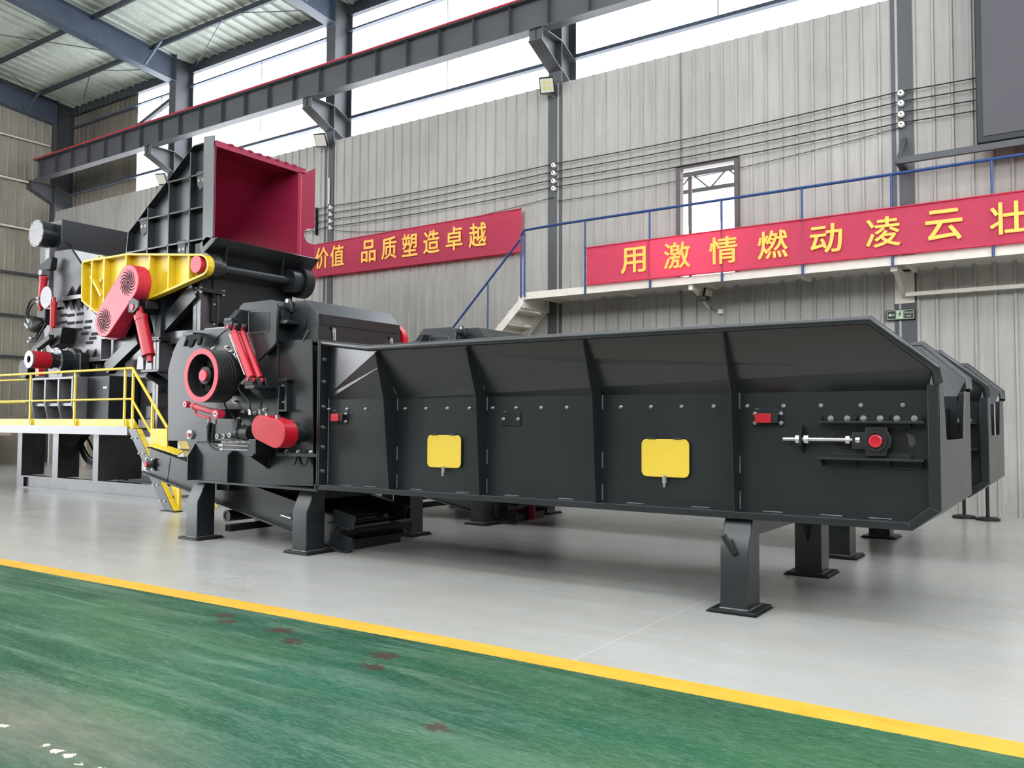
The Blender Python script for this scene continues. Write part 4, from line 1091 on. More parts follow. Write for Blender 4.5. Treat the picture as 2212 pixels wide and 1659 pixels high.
    def stadium(c1, r1, c2, r2, n=20):
        d = Vector((c2.x-c1.x, 0, c2.z-c1.z)); a0 = math.atan2(d.z, d.x); pts = []
        for k in range(n+1):
            a = a0+math.pi/2+math.pi*k/n; pts.append((c1.x+r1*math.cos(a), c1.z+r1*math.sin(a)))
        for k in range(n+1):
            a = a0-math.pi/2+math.pi*k/n; pts.append((c2.x+r2*math.cos(a), c2.z+r2*math.sin(a)))
        return pts
    st = stadium(c1, r1, c2, r2)
    g = MB().py(st, yf, yf+.20).build('belt_guard', RED, C, bevel=.006); tag(g, 'bright red oval belt guard')
    MB().disc((c2.x, yf+.2, c2.z), r2*.85, .10, n=36).build('shaft_hub', GRAPH2, C)
    MB().disc((c2.x, yf+.3, c2.z), r2*.6, .16, n=36).build('shaft_sleeve', GRAPH2, C)
    for px, py in ((581, 896), (603, 900)): 
        q = at(px, py, y=yf+.1); MB().box(q.x-.015, q.x+.015, yf+.06, yf+.1, q.z-.025, q.z+.015).build('guard_clip', STEEL, g)
    p = at(519, 935, y=6.66)
    mo = MB().lathe([(.0,0),(.06,0),(.07,.02),(.07,.12),(.09,.13),(.09,.26),(.0,.26)], (p.x-.05, 6.66, p.z), (1,0,0), 24).build('hydraulic_motor', BLACKP, C)
    for k in range(5): MB().ring((p.x+.0+.025*k, 6.66, p.z), .08, .06, .01, (1,0,0), 24).build('motor_fin', BLACKP, mo)
    MB().tube([at(517, 905, y=6.7), at(514, 925, y=6.7)], .03, 10).build('valve_block', BLACKP, mo)
    b0, b1 = at(537, 948, y=6.52), at(552, 981, y=6.52)
    MB().box(b0.x, b1.x, 6.52, 6.80, b1.z, b0.z).build('motor_stand', GRAPH, C, bevel=.004)
    t0 = at(553, 986, y=6.7); m = MB()
    zt = at(560, 984, y=6.7).z; zb2 = at(569, 1012, y=6.8).z; xx = at(569, 990, y=6.75).x
    m.px([(6.55, zt), (Y1, zt), (Y1, zb2)], xx-.01, xx+.01); m.py([(b0.x+.05, zt-.03), (xx+.05, zt), (xx, zb2)], Y1-.03, Y1-.01); m.build('stand_gusset', GRAPH, C, smooth=False)
    MB().box(b0.x, xx+.12, 6.5, Y1, zt-.0, zt+.03).build('stand_shelf', GRAPH, C, bevel=.003)
    # legs and tie bars
    leg_part(C, 401, 425, 1166, 6.76, 7.02, 0.73, 0.12)
    leg_part(C, 630, 661, 1190, 6.74, 7.02, 0.725, 0.12)
    leg_part(C, 0, 0, 0, 8.60, 8.86, 0.73, 0.12, dirn=-1, xs=(-7.74, -7.44))
    leg_part(C, 0, 0, 0, 8.60, 8.86, 0.73, 0.12, dirn=-1, xs=(-9.36, -9.1))
    MB().box(-9.2, -9.1, 7.05, 8.6, 0.10, 0.18).build('tie_bar', GRAPH2, C, smooth=False)
    MB().box(-9.40, -7.17, 8.38, 8.5, 0.72, 0.76).build('bottom_flange', GRAPH, C)
    # cross members under the frame
    MB().box(-7.75, -7.45, 7.02, 8.6, 0.60, 0.72).build('cross_beam', GRAPH2, C, smooth=False)
    MB().box(-9.35, -9.1, 7.02, 8.6, 0.62, 0.73).build('cross_beam', GRAPH2, C, smooth=False)
    return C

# ------------------------------------------------------------------ sloping discharge conveyor under the chipper
def make_discharge():
    D = thing('discharge_conveyor', (-9, 7.7, 0), 'sloping belt conveyor passing low under the nearest chipper with yellow head guard', 'conveyor', 'discharge conveyors under the chippers')
    yn, yf2 = 7.16, 8.36
    a, b = at(317, 1022, y=yn), at(628, 1144, y=yn)
    d = Vector((b.x-a.x, 0, b.z-a.z)).normalized(); nrm = Vector((-d.z, 0, d.x)); 
    if nrm.z < 0: nrm = -nrm
    A = Vector((a.x, 0, a.z)); L = (Vector((b.x, 0, b.z))-A).length+0.75
    top = at(323, 966, y=yn); H = (Vector((top.x, 0, top.z))-A).dot(nrm)
    for yy in (yn, yf2):
        s = MB(); q = [A, A+d*L, A+d*L+nrm*H, A+nrm*H*1.0]
        s.slab([Vector((p.x, yy, p.z)) for p in q], (0, .012, 0)); f = s.build('side_frame', GRAPH, D, smooth=False)
        sg = -1 if yy == yn else 1
        for h in (0, H):
            m = MB(); q0 = A+nrm*h; q1 = A+d*L+nrm*h
            m.bar((q0.x, yy+sg*.03, q0.z), (q1.x, yy+sg*.03, q1.z), .08, .018, nrm); m.build('frame_flange', GRAPH, f, smooth=False)
        if yy == yn:
            q = A+d*.52; MB().slab([Vector((p.x, yy-.006, p.z)) for p in (A+nrm*.01, A+d*.50+nrm*.01, A+d*.50+nrm*H*.92, A+d*.02+nrm*H*.92)], (0, .006, 0)).build('take_up_plate', GRAPH, f, bevel=.002)
    mid = A+nrm*H*.55
    MB().slab([Vector((p.x, yn+.05, p.z)) for p in (mid+d*.1, mid+d*(L-.1), mid+d*(L-.1)+nrm*.015, mid+d*.1+nrm*.015)], (0, yf2-yn-.1, 0)).build('belt', RUBBER, D, smooth=False)
    MB().slab([Vector((p.x, yn+.05, p.z)) for p in (A+d*.1+nrm*.03, A+d*(L-.1)+nrm*.03, A+d*(L-.1)+nrm*.045, A+d*.1+nrm*.045)], (0, yf2-yn-.1, 0)).build('return_belt', RUBBER, D, smooth=False)
    for t in (.18, L-.25):
        q = A+d*t+nrm*H*.4; MB().tube([(q.x, yn+.03, q.z), (q.x, yf2-.03, q.z)], .11, 24).build('drum', GRAPH2, D)
    q = at(322, 1003, y=yn-.05)
    bf = MB().lathe([(.0,-.05),(.03,-.05),(.05,-.02),(.09,-.015),(.09,.03)], (q.x, yn-.03, q.z), (0,1,0), 28).build('bearing_flange', BLACKP, D)
    MB().disc((q.x, yn-.11, q.z), .032, .05, n=22).build('shaft_end', RED, bf)
    for k in range(4):
        g = math.pi/4+k*math.pi/2; put(BIGB, D, (q.x+.1*math.cos(g), yn-.03, q.z+.1*math.sin(g)))
    # yellow head guard
    y2 = yn+.02
    gp = XZ([(325.5, 926), (361, 926), (361, 967), (343, 963), (326, 958)], y2)
    g = MB().py(gp, y2, y2+.02).build('head_guard', YEL, D, bevel=.003); tag(g, 'yellow head guard')
    k0, k1 = at(328, 963, y=yn), at(390, 984, y=yn)
    MB().slab([(k0.x, yn-.04, k0.z), (k1.x, yn-.04, k1.z), (k1.x, yn+.05, k1.z+.05), (k0.x, yn+.05, k0.z+.05)], (0, 0, .012)).build('spill_flap', YEL, D, smooth=False)
    q = at(511, 1112, y=7.5); MB().tube([(q.x, 7.35, q.z), (q.x, 8.3, q.z)], .075, 24).build('return_roller', BLACKP, D)
    MB().ring((q.x, 7.34, q.z), .078, .05, .03, n=24).build('roller_end', BELT, D)
    MB().tube([at(608, 1113, y=yn-.06), at(630, 1120, y=yn-.06)], .014, 10).build('tension_screw', STEEL, D)
    # channel ends of the lower tail
    t0 = A+d*(L-.05)
    for h in (.02, H*.75):
        q = t0+nrm*h; e = q+d*.35
        m = MB(); m.slab([Vector((p.x, yn-.03, p.z)) for p in (q, e, e+nrm*.16, q+nrm*.16)], (0, .014, 0)); m.slab([Vector((p.x, yn-.1, p.z)) for p in (q, e, e+nrm*.014, q+nrm*.014)], (0, .1, 0)); m.build('tail_channel', GRAPH, D, smooth=False)
    q = t0+d*.12+nrm*H*.5; MB().tube([(q.x, yn-.05, q.z), (q.x, yf2, q.z)], .06, 24).build('tail_drum', BLACKP, D)
    # prop for the head end
    q = A+d*.9
    MB().box(q.x-.04, q.x+.04, yf2+.02, yf2+.1, 0, q.z+.1).build('prop_leg', GRAPH2, D, smooth=False)
    q2 = t0+nrm*.0
    MB().box(q2.x-.3, q2.x+.2, yn+.2, yf2-.2, 0.0, max(.05, q2.z+.06)).build('tail_foot', BLACKP, D, smooth=False)
    return D
UNIT = 3.40
trough = make_trough(); chipper = make_chipper(); disch = make_discharge()
t2 = copy_tree(trough, (0, UNIT, 0)); t2['label'] = 'second trough conveyor standing just behind the nearest one, mostly hidden by it'
c2 = copy_tree(chipper, (0, UNIT, 0)); c2['label'] = 'second wood chipper behind the nearest one, only its grey hood showing over the conveyor'
d2 = copy_tree(disch, (0, UNIT, 0)); d2['label'] = 'sloping belt conveyor under the second chipper, far behind the near legs'
# ================================================================== LARGE SHREDDER ON ITS FRAME
def spline(P, per=6):
    P = [Vector(p) for p in P]; S = []
    for i in range(len(P)-1):
        p0 = P[max(i-1, 0)]; p1 = P[i]; p2 = P[i+1]; p3 = P[min(i+2, len(P)-1)]
        for k in range(per):
            t = k/per; S.append(0.5*((2*p1)+(p2-p0)*t+(2*p0-5*p1+4*p2-p3)*t*t+(3*p1-p0-3*p2+p3)*t**3))
    S.append(P[-1]); return S

# ------------------------------------------------------------------ support frame
YFB = 9.78
F = thing('support_frame', (-17, 11, 0), 'dark steel support frame of upright plates on a floor beam under the big shredder', 'frame')
for yy in (YFB, 12.2):
    m = MB(); m.box(-20.15, -13.2, yy, yy+.2, 0, .03); m.box(-20.15, -13.2, yy, yy+.2, .24, .27); m.box(-20.15, -13.2, yy+.06, yy+.075, .03, .24)
    m.box(-20.15, -19.85, yy, yy+.02, .03, .24)
    m.build('floor_beam', SHRED if yy < 10 else GRAPH2, F, smooth=False)
for (pa, pb, dep) in ((37, 46.5, .48), (113, 125, .45), (200.5, 212, .95)):
    xa, xb = at(pa, 1000, y=YFB).x, at(pb, 1000, y=YFB).x
    m = MB(); m.box(xa, xb, YFB, YFB+.02, .27, 1.24); m.box(xa+.1, xa+.12, YFB+.02, YFB+dep, .27, 1.24); m.box(xb-.02, xb, YFB+.02, YFB+dep, .27, 1.24); m.box(xa, xb, YFB+dep, YFB+dep+.02, .27, 1.24)
    p = m.build('upright', SHRED, F, smooth=False)
    if pa == 113: MB().px([(YFB+dep, 1.24), (YFB+dep+.3, 1.24), (YFB+dep, .85)], xb-.03, xb-.01).build('knee_plate', GRAPH2, p, smooth=False)
for xa in (-14.9, -13.6):
    MB().box(xa, xa+.26, YFB+.02, YFB+.3, .27, 1.24).build('upright', GRAPH2, F, smooth=False)
for xa in (-19.9, -18.3, -16.8, -14.9):
    MB().box(xa, xa+.2, 12.2, 12.4, .27, 1.24).build('upright', GRAPH2, F, smooth=False)
MB().box(-20.15, -13.2, YFB, 12.4, 1.24, 1.33).build('top_plate', GRAPH2, F, smooth=False)
# hoses looped under it
for k, (dx, dz) in enumerate(((0, 0), (.12, .05), (.2, .02), (.3, .12), (.75, .28))):
    P = [at(165+dx*20, 935, y=10.3), at(170+dx*30, 965-dz*40, y=10.25), at(185+dx*20, 995-dz*90, y=10.2), at(205, 1005-dz*110, y=10.2), at(225, 1008-dz*115, y=10.25)]
    MB().tube(spline(P), .022, 8).build('hydraulic_hose', RUBBER, F)

# ------------------------------------------------------------------ work platform with yellow guard rail and stair
YP = 8.62
W_ = thing('work_platform', (-16, 9.1, 0), 'raised work platform with yellow guard rails and a short stair', 'platform')
xR = at(277, 935, y=YP).x
MB().box(-22.5, xR, YP, 9.76, 1.25, 1.30).build('deck_plate', BAREST, W_, smooth=False)
m = MB(); m.box(-22.5, xR, YP-.02, YP, 1.25, 1.405); m.build('edge_channel', BAREST, W_, smooth=False)
zt0 = at(200, 930, y=YP).z
m = MB(); m.box(-22.5, xR+.12, YP+.03, YP+.04, 1.36, 1.53); t = m.build('toe_board', YEL, W_, smooth=False)
posts = [at(px, 900, y=YP+.02).x for px in (65, 161, 269)]
for x in posts+[at(286.5, 900, y=YP+.02).x, -19.1, -20.6, -22.1]:
    MB().box(x-.02, x+.02, YP-.0, YP+.03, 1.36, 2.42).build('rail_post', YEL, W_, smooth=False)
    MB().px([(YP-.02, 1.37), (YP+.1, 1.37), (YP+.0, 1.53)], x+.06, x+.085).build('post_foot', YEL, W_, smooth=False)
xe = at(286, 797, y=YP).x
MB().tube([(-22.5, YP, 2.42), (xe, YP, 2.42)], .024, 10).build('top_rail', YEL, W_)
zm = at(270, 862, y=YP).z
MB().tube([(-22.5, YP, zm), (xe, YP, zm)], .02, 10).build('mid_rail', YEL, W_)
# rail on the far side at the left
xl = at(58, 822, y=9.7).x
for z in (2.41, at(58, 869, y=9.7).z): MB().tube([(-23.5, 9.5, z), (xl, 9.7, z)], .02, 10).build('back_rail', YEL, W_)
# stair
fx = at(375, 1106, y=YP).x
za, zb = 1.36, .02
def strg(y, mat, nm):
    m = MB(); w_ = .24
    m.loft([(xR, y, za), (xR+w_, y, za), (xR+w_, y+.015, za), (xR, y+.015, za)], [(fx-w_, y, zb), (fx, y, zb), (fx, y+.015, zb), (fx-w_, y+.015, zb)])
    return m.build(nm, mat, W_, smooth=False)
s1 = strg(YP-.01, GRAPH, 'stair_stringer'); s2 = strg(YP+.85, YEL, 'stair_stringer')
m = MB(); m.loft([(xR+.24, YP, za), (xR+.24, YP+.09, za), (xR+.26, YP+.09, za), (xR+.26, YP, za)], [(fx, YP, zb), (fx, YP+.09, zb), (fx+.02, YP+.09, zb), (fx+.02, YP, zb)]); m.build('stringer_flange', YEL, W_, smooth=False)
for k in range(5):
    f = (k+.5)/5.2; x = xR+.12+(fx-.12-xR-.12)*f; z = za+(zb-za)*f+.02
    MB().box(x-.12, x+.12, YP+.01, YP+.85, z-.02, z+.01).build('stair_tread', BAREST, W_, smooth=False)
    for dx in (-.06, .06): put(BOLT, W_, (x+dx-.02, YP-.012, z-.05))
MB().box(fx-.3, fx+.08, YP-.05, YP+.12, 0, .014).build('stair_foot', BLACKP, W_, smooth=False)
MB().py([(fx-.02, .03), (fx+.04, .03), (fx+.04, .55), (fx-.36, .62)], YP+.1, YP+.115).build('foot_gusset', YEL, W_, smooth=False)
MB().box(fx+.0, fx+.05, YP+.06, YP+.1, .02, .62).build('foot_post', YEL, W_, smooth=False)
e1 = at(362, 925, y=YP); e2 = at(326, 935, y=YP)
MB().tube([(xe, YP, 2.42), (e1.x, YP, e1.z)], .024, 10).build('stair_rail', YEL, W_)
MB().tube([(xe, YP, zm), (e2.x, YP, e2.z)], .02, 10).build('stair_rail', YEL, W_)
q = at(329, 870, y=YP); q2 = at(329, 930, y=YP); MB().box(q.x-.02, q.x+.02, YP-.01, YP+.03, q2.z-.6, q.z).build('rail_post', YEL, W_, smooth=False)

# ------------------------------------------------------------------ the shredder itself
S = thing('industrial_shredder', (-16.5, 11, 1.33), 'large grey shredder with crimson-lined hopper, yellow swing arm and red guards', 'shredder')
YS, YH2 = 10.20, 10.12
# tall body
body = XZ([(110, 905), (104, 800), (92, 690), (100, 560), (102, 545), (153.7, 537.7), (262, 560), (300, 600), (330, 700), (345, 800), (345, 905)], YS)
MB().py(body, YS, 12.45).build('body', SHRED, S, bevel=.01)
up = XZ([(100, 560), (102, 545), (153.7, 537.7), (178, 575), (178, 650), (135, 668), (108, 660)], YS-.03)
MB().py(up, YS-.03, YS-.005).build('upper_plate', SHRUP, S, bevel=.004)
low = XZ([(108, 655), (178, 648), (262, 740), (262, 795), (160, 800), (106, 755)], YS-.05)
MB().py(low, YS-.05, YS-.005).build('screen_plate', BAREST, S, bevel=.004)
for px, py in ((131, 667), (137, 682), (153, 682), (173, 679), (137, 697), (153, 699), (171, 697), (191, 695.5), (138, 713), (154, 714), (170, 712.5), (188, 708.5), (183, 721.5), (205, 722), (200, 731.5), (193, 741), (122, 700), (124, 668)):
    a, b = at(px-8, py, y=YS-.055), at(px+8, py, y=YS-.055); m = MB(); h = .032; L = abs(b.x-a.x); n = 6; pts = []
    for k in range(n+1):
        g = -math.pi/2+math.pi*k/n; pts.append((b.x-h+h*math.cos(g), a.z+h*math.sin(g)))
    for k in range(n+1):
        g = math.pi/2+math.pi*k/n; pts.append((a.x+h+h*math.cos(g), a.z+h*math.sin(g)))
    m.py(pts, YS-.056, YS-.049).build('screen_slot', DARKIN, S, smooth=False)
# column of the corner and clamp beams with fins
p = at(102, 600, y=YS-.1); MB().box(p.x-.12, p.x+.06, YS-.1, YS+.1, at(102, 660, y=YS-.1).z, at(102, 535, y=YS-.1).z).build('corner_post', BAREST, S, bevel=.006)
def finbeam(pl, pr, py0, py1, ups, downs, y=YS-.16):
    a, b = at(pl, py1, y=y), at(pr, py0, y=y); z1, z0 = at(pl, py0, y=y).z, a.z
    bm = MB().box(a.x, b.x, y, YS-.02, z0, z1).build('clamp_beam', BAREST, S, bevel=.006)
    for px, dy in ups:
        c = at(px, py0, y=y); t = at(px, dy, y=YS-.03)
        m = MB(); m.px([(y+.01, z1), (YS-.03, z1), (YS-.03, t.z)], c.x-.02, c.x+.02); m.build('clamp_fin', GRAPH2, bm, smooth=False)
        m = MB(); m.slab([(c.x-.2, YS-.04, z1), (c.x+.2, YS-.04, z1), (c.x+.02, YS-.04, t.z)], (0, .03, 0)); m.build('fin_back', GRAPH2, bm, smooth=False)
    for px, dy in downs:
        c = at(px, py1, y=y); t = at(px+8, dy, y=YS-.03)
        m = MB(); m.px([(y+.01, z0), (YS-.03, z0), (YS-.03, t.z)], c.x-.02, c.x+.02); m.build('clamp_fin', GRAPH2, bm, smooth=False)
        m = MB(); m.slab([(c.x+.0, YS-.06, z0), (c.x+.42, YS-.06, z0), (c.x+.2, YS-.06, t.z)], (0, .03, 0)); m.build('fin_back', BLACKP, bm, smooth=False)
finbeam(133, 178, 641, 650, ((143, 620), (160, 617), (174, 620)), ((134, 672), (150, 674), (168, 672)))
finbeam(165, 232, 774, 783, ((179, 752), (196, 751), (213, 750)), ((177, 800), (195, 800), (212, 800)))
# rear duct and its end disc
dc = at(78, 504, y=9.95); rr = at(78, 475, y=9.95).z-dc.z
MB().disc((dc.x, 9.97, dc.z), rr*.93, .33, n=48).build('drum_housing', GRAPH, S)
e = MB().disc((dc.x, 9.945, dc.z), rr, .025, n=48).build('end_disc', BAREST, S, bevel=.003)
for k in range(10):
    g = 2*math.pi*k/10+.3; put(BOLT, S, (dc.x+rr*.92*math.cos(g), 9.945, dc.z+rr*.92*math.sin(g)))
MB().box(dc.x-.5, dc.x+.45, 10.3, 13.4, dc.z-.62, dc.z+.34).build('hydraulic_tank', GRAPH, S, bevel=.01)
MB().box(dc.x+.0, dc.x+.25, 10.25, 10.35, dc.z-1.0, dc.z-.3).build('tank_bracket', BAREST, S, bevel=.006)
q = at(143, 534, x=dc.x+.46); MB().lathe([(.16,0),(.16,.03),(.11,.03),(.11,0)], (dc.x+.45, q.y, q.z), (1,0,0), 24, True).build('lifting_ring', GRAPH, S)
# hopper: near wall with ribs
hw = XZ([(270.7, 556), (276, 503.6), (298, 476), (317, 449), (361.6, 391), (417, 316.5), (440, 309.7), (440, 556)], YH2)
HP = MB().py(hw, YH2, YH2+.02).build('hopper_wall', HOPP, S, smooth=False)
edge = [(270.7, 556), (276, 503.6), (298, 476), (317, 449), (361.6, 391), (417, 316.5), (440, 309.7)]
YR = YH2-.16
E1 = [at(a, b, y=YR) for a, b in edge]
m = MB()
for a, b in zip(E1, E1[1:]):
    m.slab([(a.x, YR, a.z), (b.x, YR, b.z), (b.x, YH2, b.z), (a.x, YH2, a.z)], (.025, 0, .025))
m.build('edge_flange', GRAPH, HP, smooth=False)
for px, pt in ((317, 449), (361.6, 391), (407, 330)):
    a = at(px, 556, y=YR); t = at(px, pt, y=YR)
    MB().box(a.x-.016, a.x+.016, YR, YH2, a.z, t.z).build('vertical_rib', GRAPH, HP, smooth=False)
for (pl, pyl, pr, pyr) in ((361, 392, 438, 377), (299, 475, 438, 448), (273, 545, 438, 517)):
    a, b = at(pl, pyl, y=YR), at(pr, pyr, y=YR); z = (a.z+b.z)/2
    MB().box(a.x, b.x, YR, YH2, z-.015, z+.015).build('horizontal_rib', GRAPH, HP, smooth=False)
for px, py in ((309, 488), (391, 538), (433, 388)):
    a = at(px, py, y=YR); MB().py([(a.x-.16, a.z+.18), (a.x+.1, a.z+.18), (a.x+.1, a.z-.12), (a.x-.02, a.z-.2), (a.x-.12, a.z-.1)], YR+.02, YR+.045).build('lifting_lug', BLACKP, HP, bevel=.006)
    for dx in (-.08, .04): MB().disc((a.x+dx, YR+.018, a.z+.0), .035, .003, n=16).build('lug_eye', BAREST, HP)
# mouth flange near side
fl = XZ([(440, 295), (462, 291.5), (459.5, 511), (437.5, 535)], YR-.02)
MB().py(fl, YR-.02, YR+.01).build('mouth_flange', HOPP, S, bevel=.004)
# crimson lined mouth
xm = at(463, 400, y=YR).x          # plane of the mouth
zt = at(463, 303, y=YR).z; zbm = at(460.5, 511.5, y=YR).z
yfar = at(643, 380, x=xm).y; yout = at(657, 363, x=xm).y; yflg = at(679, 450, x=xm).y
xin = -18.2
back = at(276, 503.6, y=YR)
# lining: near, roof slope, far, floor
m = MB()
m.slab([(xm, YR+.02, zbm), (xm, YR+.02, zt), (xm-.33, YR+.02, zt), (xm-.33, YR+.02, zbm)], (0, .01, 0))
m.slab([(xm-.33, YR+.02, zbm), (xm-.33, YR+.02, zt), (xm-.33, YH2+.03, zt), (xm-.33, YH2+.03, zbm)], (-.01, 0, 0))
m.slab([(xm-.33, YH2+.03, zbm), (xm-.33, YH2+.03, zt), (xm-.75, YH2+.03, zt), (back.x, YH2+.03, back.z), (back.x, YH2+.03, zbm-.3)], (0, .01, 0)); m.build('near_lining', CRIM, S, smooth=False)
m = MB()
m.slab([(xm, yfar, zbm), (xm, yfar, zt-.05), (xm-.75, yfar, zt-.05), (back.x, yfar, back.z), (back.x, yfar, zbm-.3)], (0, .02, 0)); m.build('far_lining', CRIM, S, smooth=False)
m = MB(); m.slab([(xm-.75, YH2+.03, zt-.02), (xm-.75, yfar, zt-.05), (back.x, yfar, back.z), (back.x, YH2+.03, back.z)], (0, 0, .02)); m.build('back_lining', CRIM, S, smooth=False)
m = MB(); m.slab([(xm, YR+.02, zt-.02), (xm, yfar, zt-.05), (xm-.75, yfar, zt-.05), (xm-.75, YH2+.03, zt-.02), (xm-.33, YH2+.03, zt-.02), (xm-.33, YR+.02, zt-.02)], (0, 0, .02)); m.build('top_lining', CRIM, S, smooth=False)
m = MB(); kz = zbm-.3*.33/(xm-back.x); m.slab([(xm, YR+.02, zbm), (xm, yflg, zbm), (back.x, yflg, zbm-.3), (back.x, YH2+.03, zbm-.3), (xm-.33, YH2+.03, kz), (xm-.33, YR+.02, kz)], (0, 0, -.03)); m.build('floor_lining', CRIM, S, smooth=False)
MB().slab([(xm-.75, YH2, zt+.02), (xm-.75, yout, zt+.02), (back.x, yout, back.z+.05), (back.x, YH2, back.z+.05)], (0, 0, .02)).build('back_plate', GRAPH, S, smooth=False)
m = MB(); a = at(463, 303, x=xm); m.slab([(xm, YR, zt), (xm, yout+.02, zt), (xm, yout+.02, zt-.12), (xm, YR, zt-.12)], (.02, 0, 0)); tb = m.build('top_flange', CRIM, S, smooth=False)
for k in range(8):
    yy = YR+.3+k*(yout-YR-.4)/8; MB().box(xm-.02, xm+.045, yy, yy+.09, zt-.02, zt+.012).build('flange_notch', CRIM, tb, smooth=False)
m = MB(); m.slab([(xm, yfar, zbm), (xm, yfar, zt-.1), (xm, yout, zt-.1), (xm, yout, zbm)], (.02, 0, 0)); m.build('side_flange', CRIM, S, smooth=False)
MB().tube([(xm+.024, yfar+.08, zbm), (xm+.024, yfar+.08, zt-.12)], .012, 6).build('flange_weld', REDW, S)
qz = at(671, 510, x=xm+.02).z; qz0 = at(676, 530, x=xm+.02).z
pts = [(yout, zbm-.05), (yflg, zbm-.05), (yflg, qz-.16), (yflg-.12, qz-.16)]
for k in range(7):
    g = math.radians(-90-180*k/6); pts.append((yflg-.12+.16*math.cos(g), qz+.16*math.sin(g)))
pts += [(yflg-.02, qz+.16), (yflg, qz+.2), (yflg, at(679, 363, x=xm).z), (yout, zt-.1)]
m = MB(); m.px(pts, xm-.01, xm+.012); m.build('outer_flange', CRIM, S, smooth=False)
# lip under the mouth
l0, l1 = at(459, 512, x=xm+.12), at(679, 558, x=xm+.12)
MB().slab([(l0.x, YR, l0.z), (l0.x, yflg+.05, l0.z), (l0.x-.45, yflg+.05, l0.z-.38), (l0.x-.45, YR-.1, l0.z-.38)], (-.02, 0, .02)).build('mouth_lip', GRAPH, S, smooth=False)
MB().py([(l0.x-.02, l0.z), (l0.x-.43, l0.z-.36), (l0.x-.5, l0.z-.05), (l0.x-.3, l0.z+.05)], YR-.02, YR+.01).build('lip_cheek', GRAPH, S, smooth=False)
# dark chute body behind roller, down to the frame
MB().box(-17.5, xm-.35, YS+.02, yout, 3.4, zbm-.3).build('chute_body', GRAPH2, S, smooth=False)
for yy in (YS+.0, yout-.05):
    MB().py([(xm-.3, zbm-.5), (xm-.3, 3.9), (xm-.9, 3.2), (-17, 3.2), (-17, zbm-.5)], yy, yy+.05).build('chute_cheek', GRAPH2, S, smooth=False)
MB().slab([(xm-.35, YS, 3.9), (xm-.35, yout, 3.9), (xm-1.1, yout, 3.1), (xm-1.1, YS, 3.1)], (-.03, 0, 0)).build('chute_underplate', BLACKP, S, smooth=False)
# the pivot roller
YA = 9.78
pc = at(437, 573, y=YA); rx, rz = pc.x, pc.z
MB().tube([(rx, YA+.25, rz), (rx, yout+.1, rz)], .09, 24).build('pivot_tube', GRAPH, S)
for ya, yb2 in ((YA+.02, YA+.28), (yout-.35, yout-.1)):
    MB().tube([(rx, ya, rz), (rx, yb2, rz)], .24, 32).build('pivot_collar', GRAPH, S)
MB().tube([(rx, yout-.08, rz), (rx, yout+.12, rz)], .32, 36).build('pivot_collar', BLACKP, S)
MB().tube([(rx, YA+.28, rz), (rx, YA+.42, rz)], .17, 28).build('pivot_sleeve', GRAPH, S)
for yy in (YA+.5, yout-.5): MB().bar((rx+.0, yy, rz+.1), (rx+.06, yy-.02, rz+.42), .05, .03, (0,1,0)).build('pivot_key', GRAPH2, S)
# yellow swing arm
arm = [(176, 572), (177.5, 566), (182, 562.5), (198, 559), (225, 555.5), (272.4, 547), (350, 547.5), (433, 548), (441, 550.5), (446, 556), (449, 565), (449.5, 575), (447, 585), (443, 591), (438, 595), (364, 628), (312, 650), (290, 664), (262, 690), (206, 676), (175, 650)]
AR = MB().py(XZ(arm, YA), YA, YA+.03).build('swing_arm', YEL, S, smooth=False)
tag(AR, 'yellow ribbed swing arm')
yF = YA-.14
A2 = [at(a, b, y=yF) for a, b in arm]; m = MB()
cx = sum(p.x for p in A2)/len(A2); cz = sum(p.z for p in A2)/len(A2)
n = len(A2)
inner = []
for i in range(n):
    p, q, r_ = A2[i-1], A2[i], A2[(i+1) % n]
    d = Vector((r_.x-p.x, 0, r_.z-p.z)).normalized(); nn = Vector((-d.z, 0, d.x))
    if nn.dot(Vector((cx-q.x, 0, cz-q.z))) < 0: nn = -nn
    inner.append((q.x+nn.x*.038, q.z+nn.z*.038))
vs = [(p.x, yF, p.z) for p in A2]+[(p.x, YA, p.z) for p in A2]+[(a, yF, b) for a, b in inner]+[(a, YA, b) for a, b in inner]
fs = []
for i in range(n):
    j = (i+1) % n; fs += [(i, j, n+j, n+i), (2*n+i, 2*n+j, 3*n+j, 3*n+i), (i, j, 2*n+j, 2*n+i)]
m.add(vs, fs); m.build('arm_flange', YEL, AR, smooth=False)
for px, pt, pb in ((198.5, 560, 672), (225, 556, 683), (272, 548, 690), (323, 548, 646), (364, 548, 628), (407.5, 548.5, 610)):
    a, b = at(px, pt, y=yF), at(px, pb, y=yF); MB().box(a.x-.02, a.x+.02, yF+.001, YA, b.z+.02, a.z-.02).build('arm_rib', YEL, AR, smooth=False)
a, b = at(200, 597, y=yF+.06), at(222, 640, y=yF+.06); MB().bar(a, b, .05, .1, (0,1,0)).build('diagonal_rib', YEL, AR, smooth=False)
q = at(215, 582, y=YA-.005)
MB().disc((q.x, YA-.02, q.z), .30, .02, n=40).build('bearing_cover', YEL, AR)
for k in range(12):
    g = 2*math.pi*k/12; put(BIGB, S, (q.x+.27*math.cos(g), YA-.03, q.z+.27*math.sin(g)))
MB().disc((rx, yF+.0, rz), .16, .14, n=32).build('pivot_cap', REDW, AR)
for k in range(8):
    g = 2*math.pi*k/8+.2; put(BIGB, S, (rx+.19*math.cos(g), YA-.01, rz+.19*math.sin(g)))
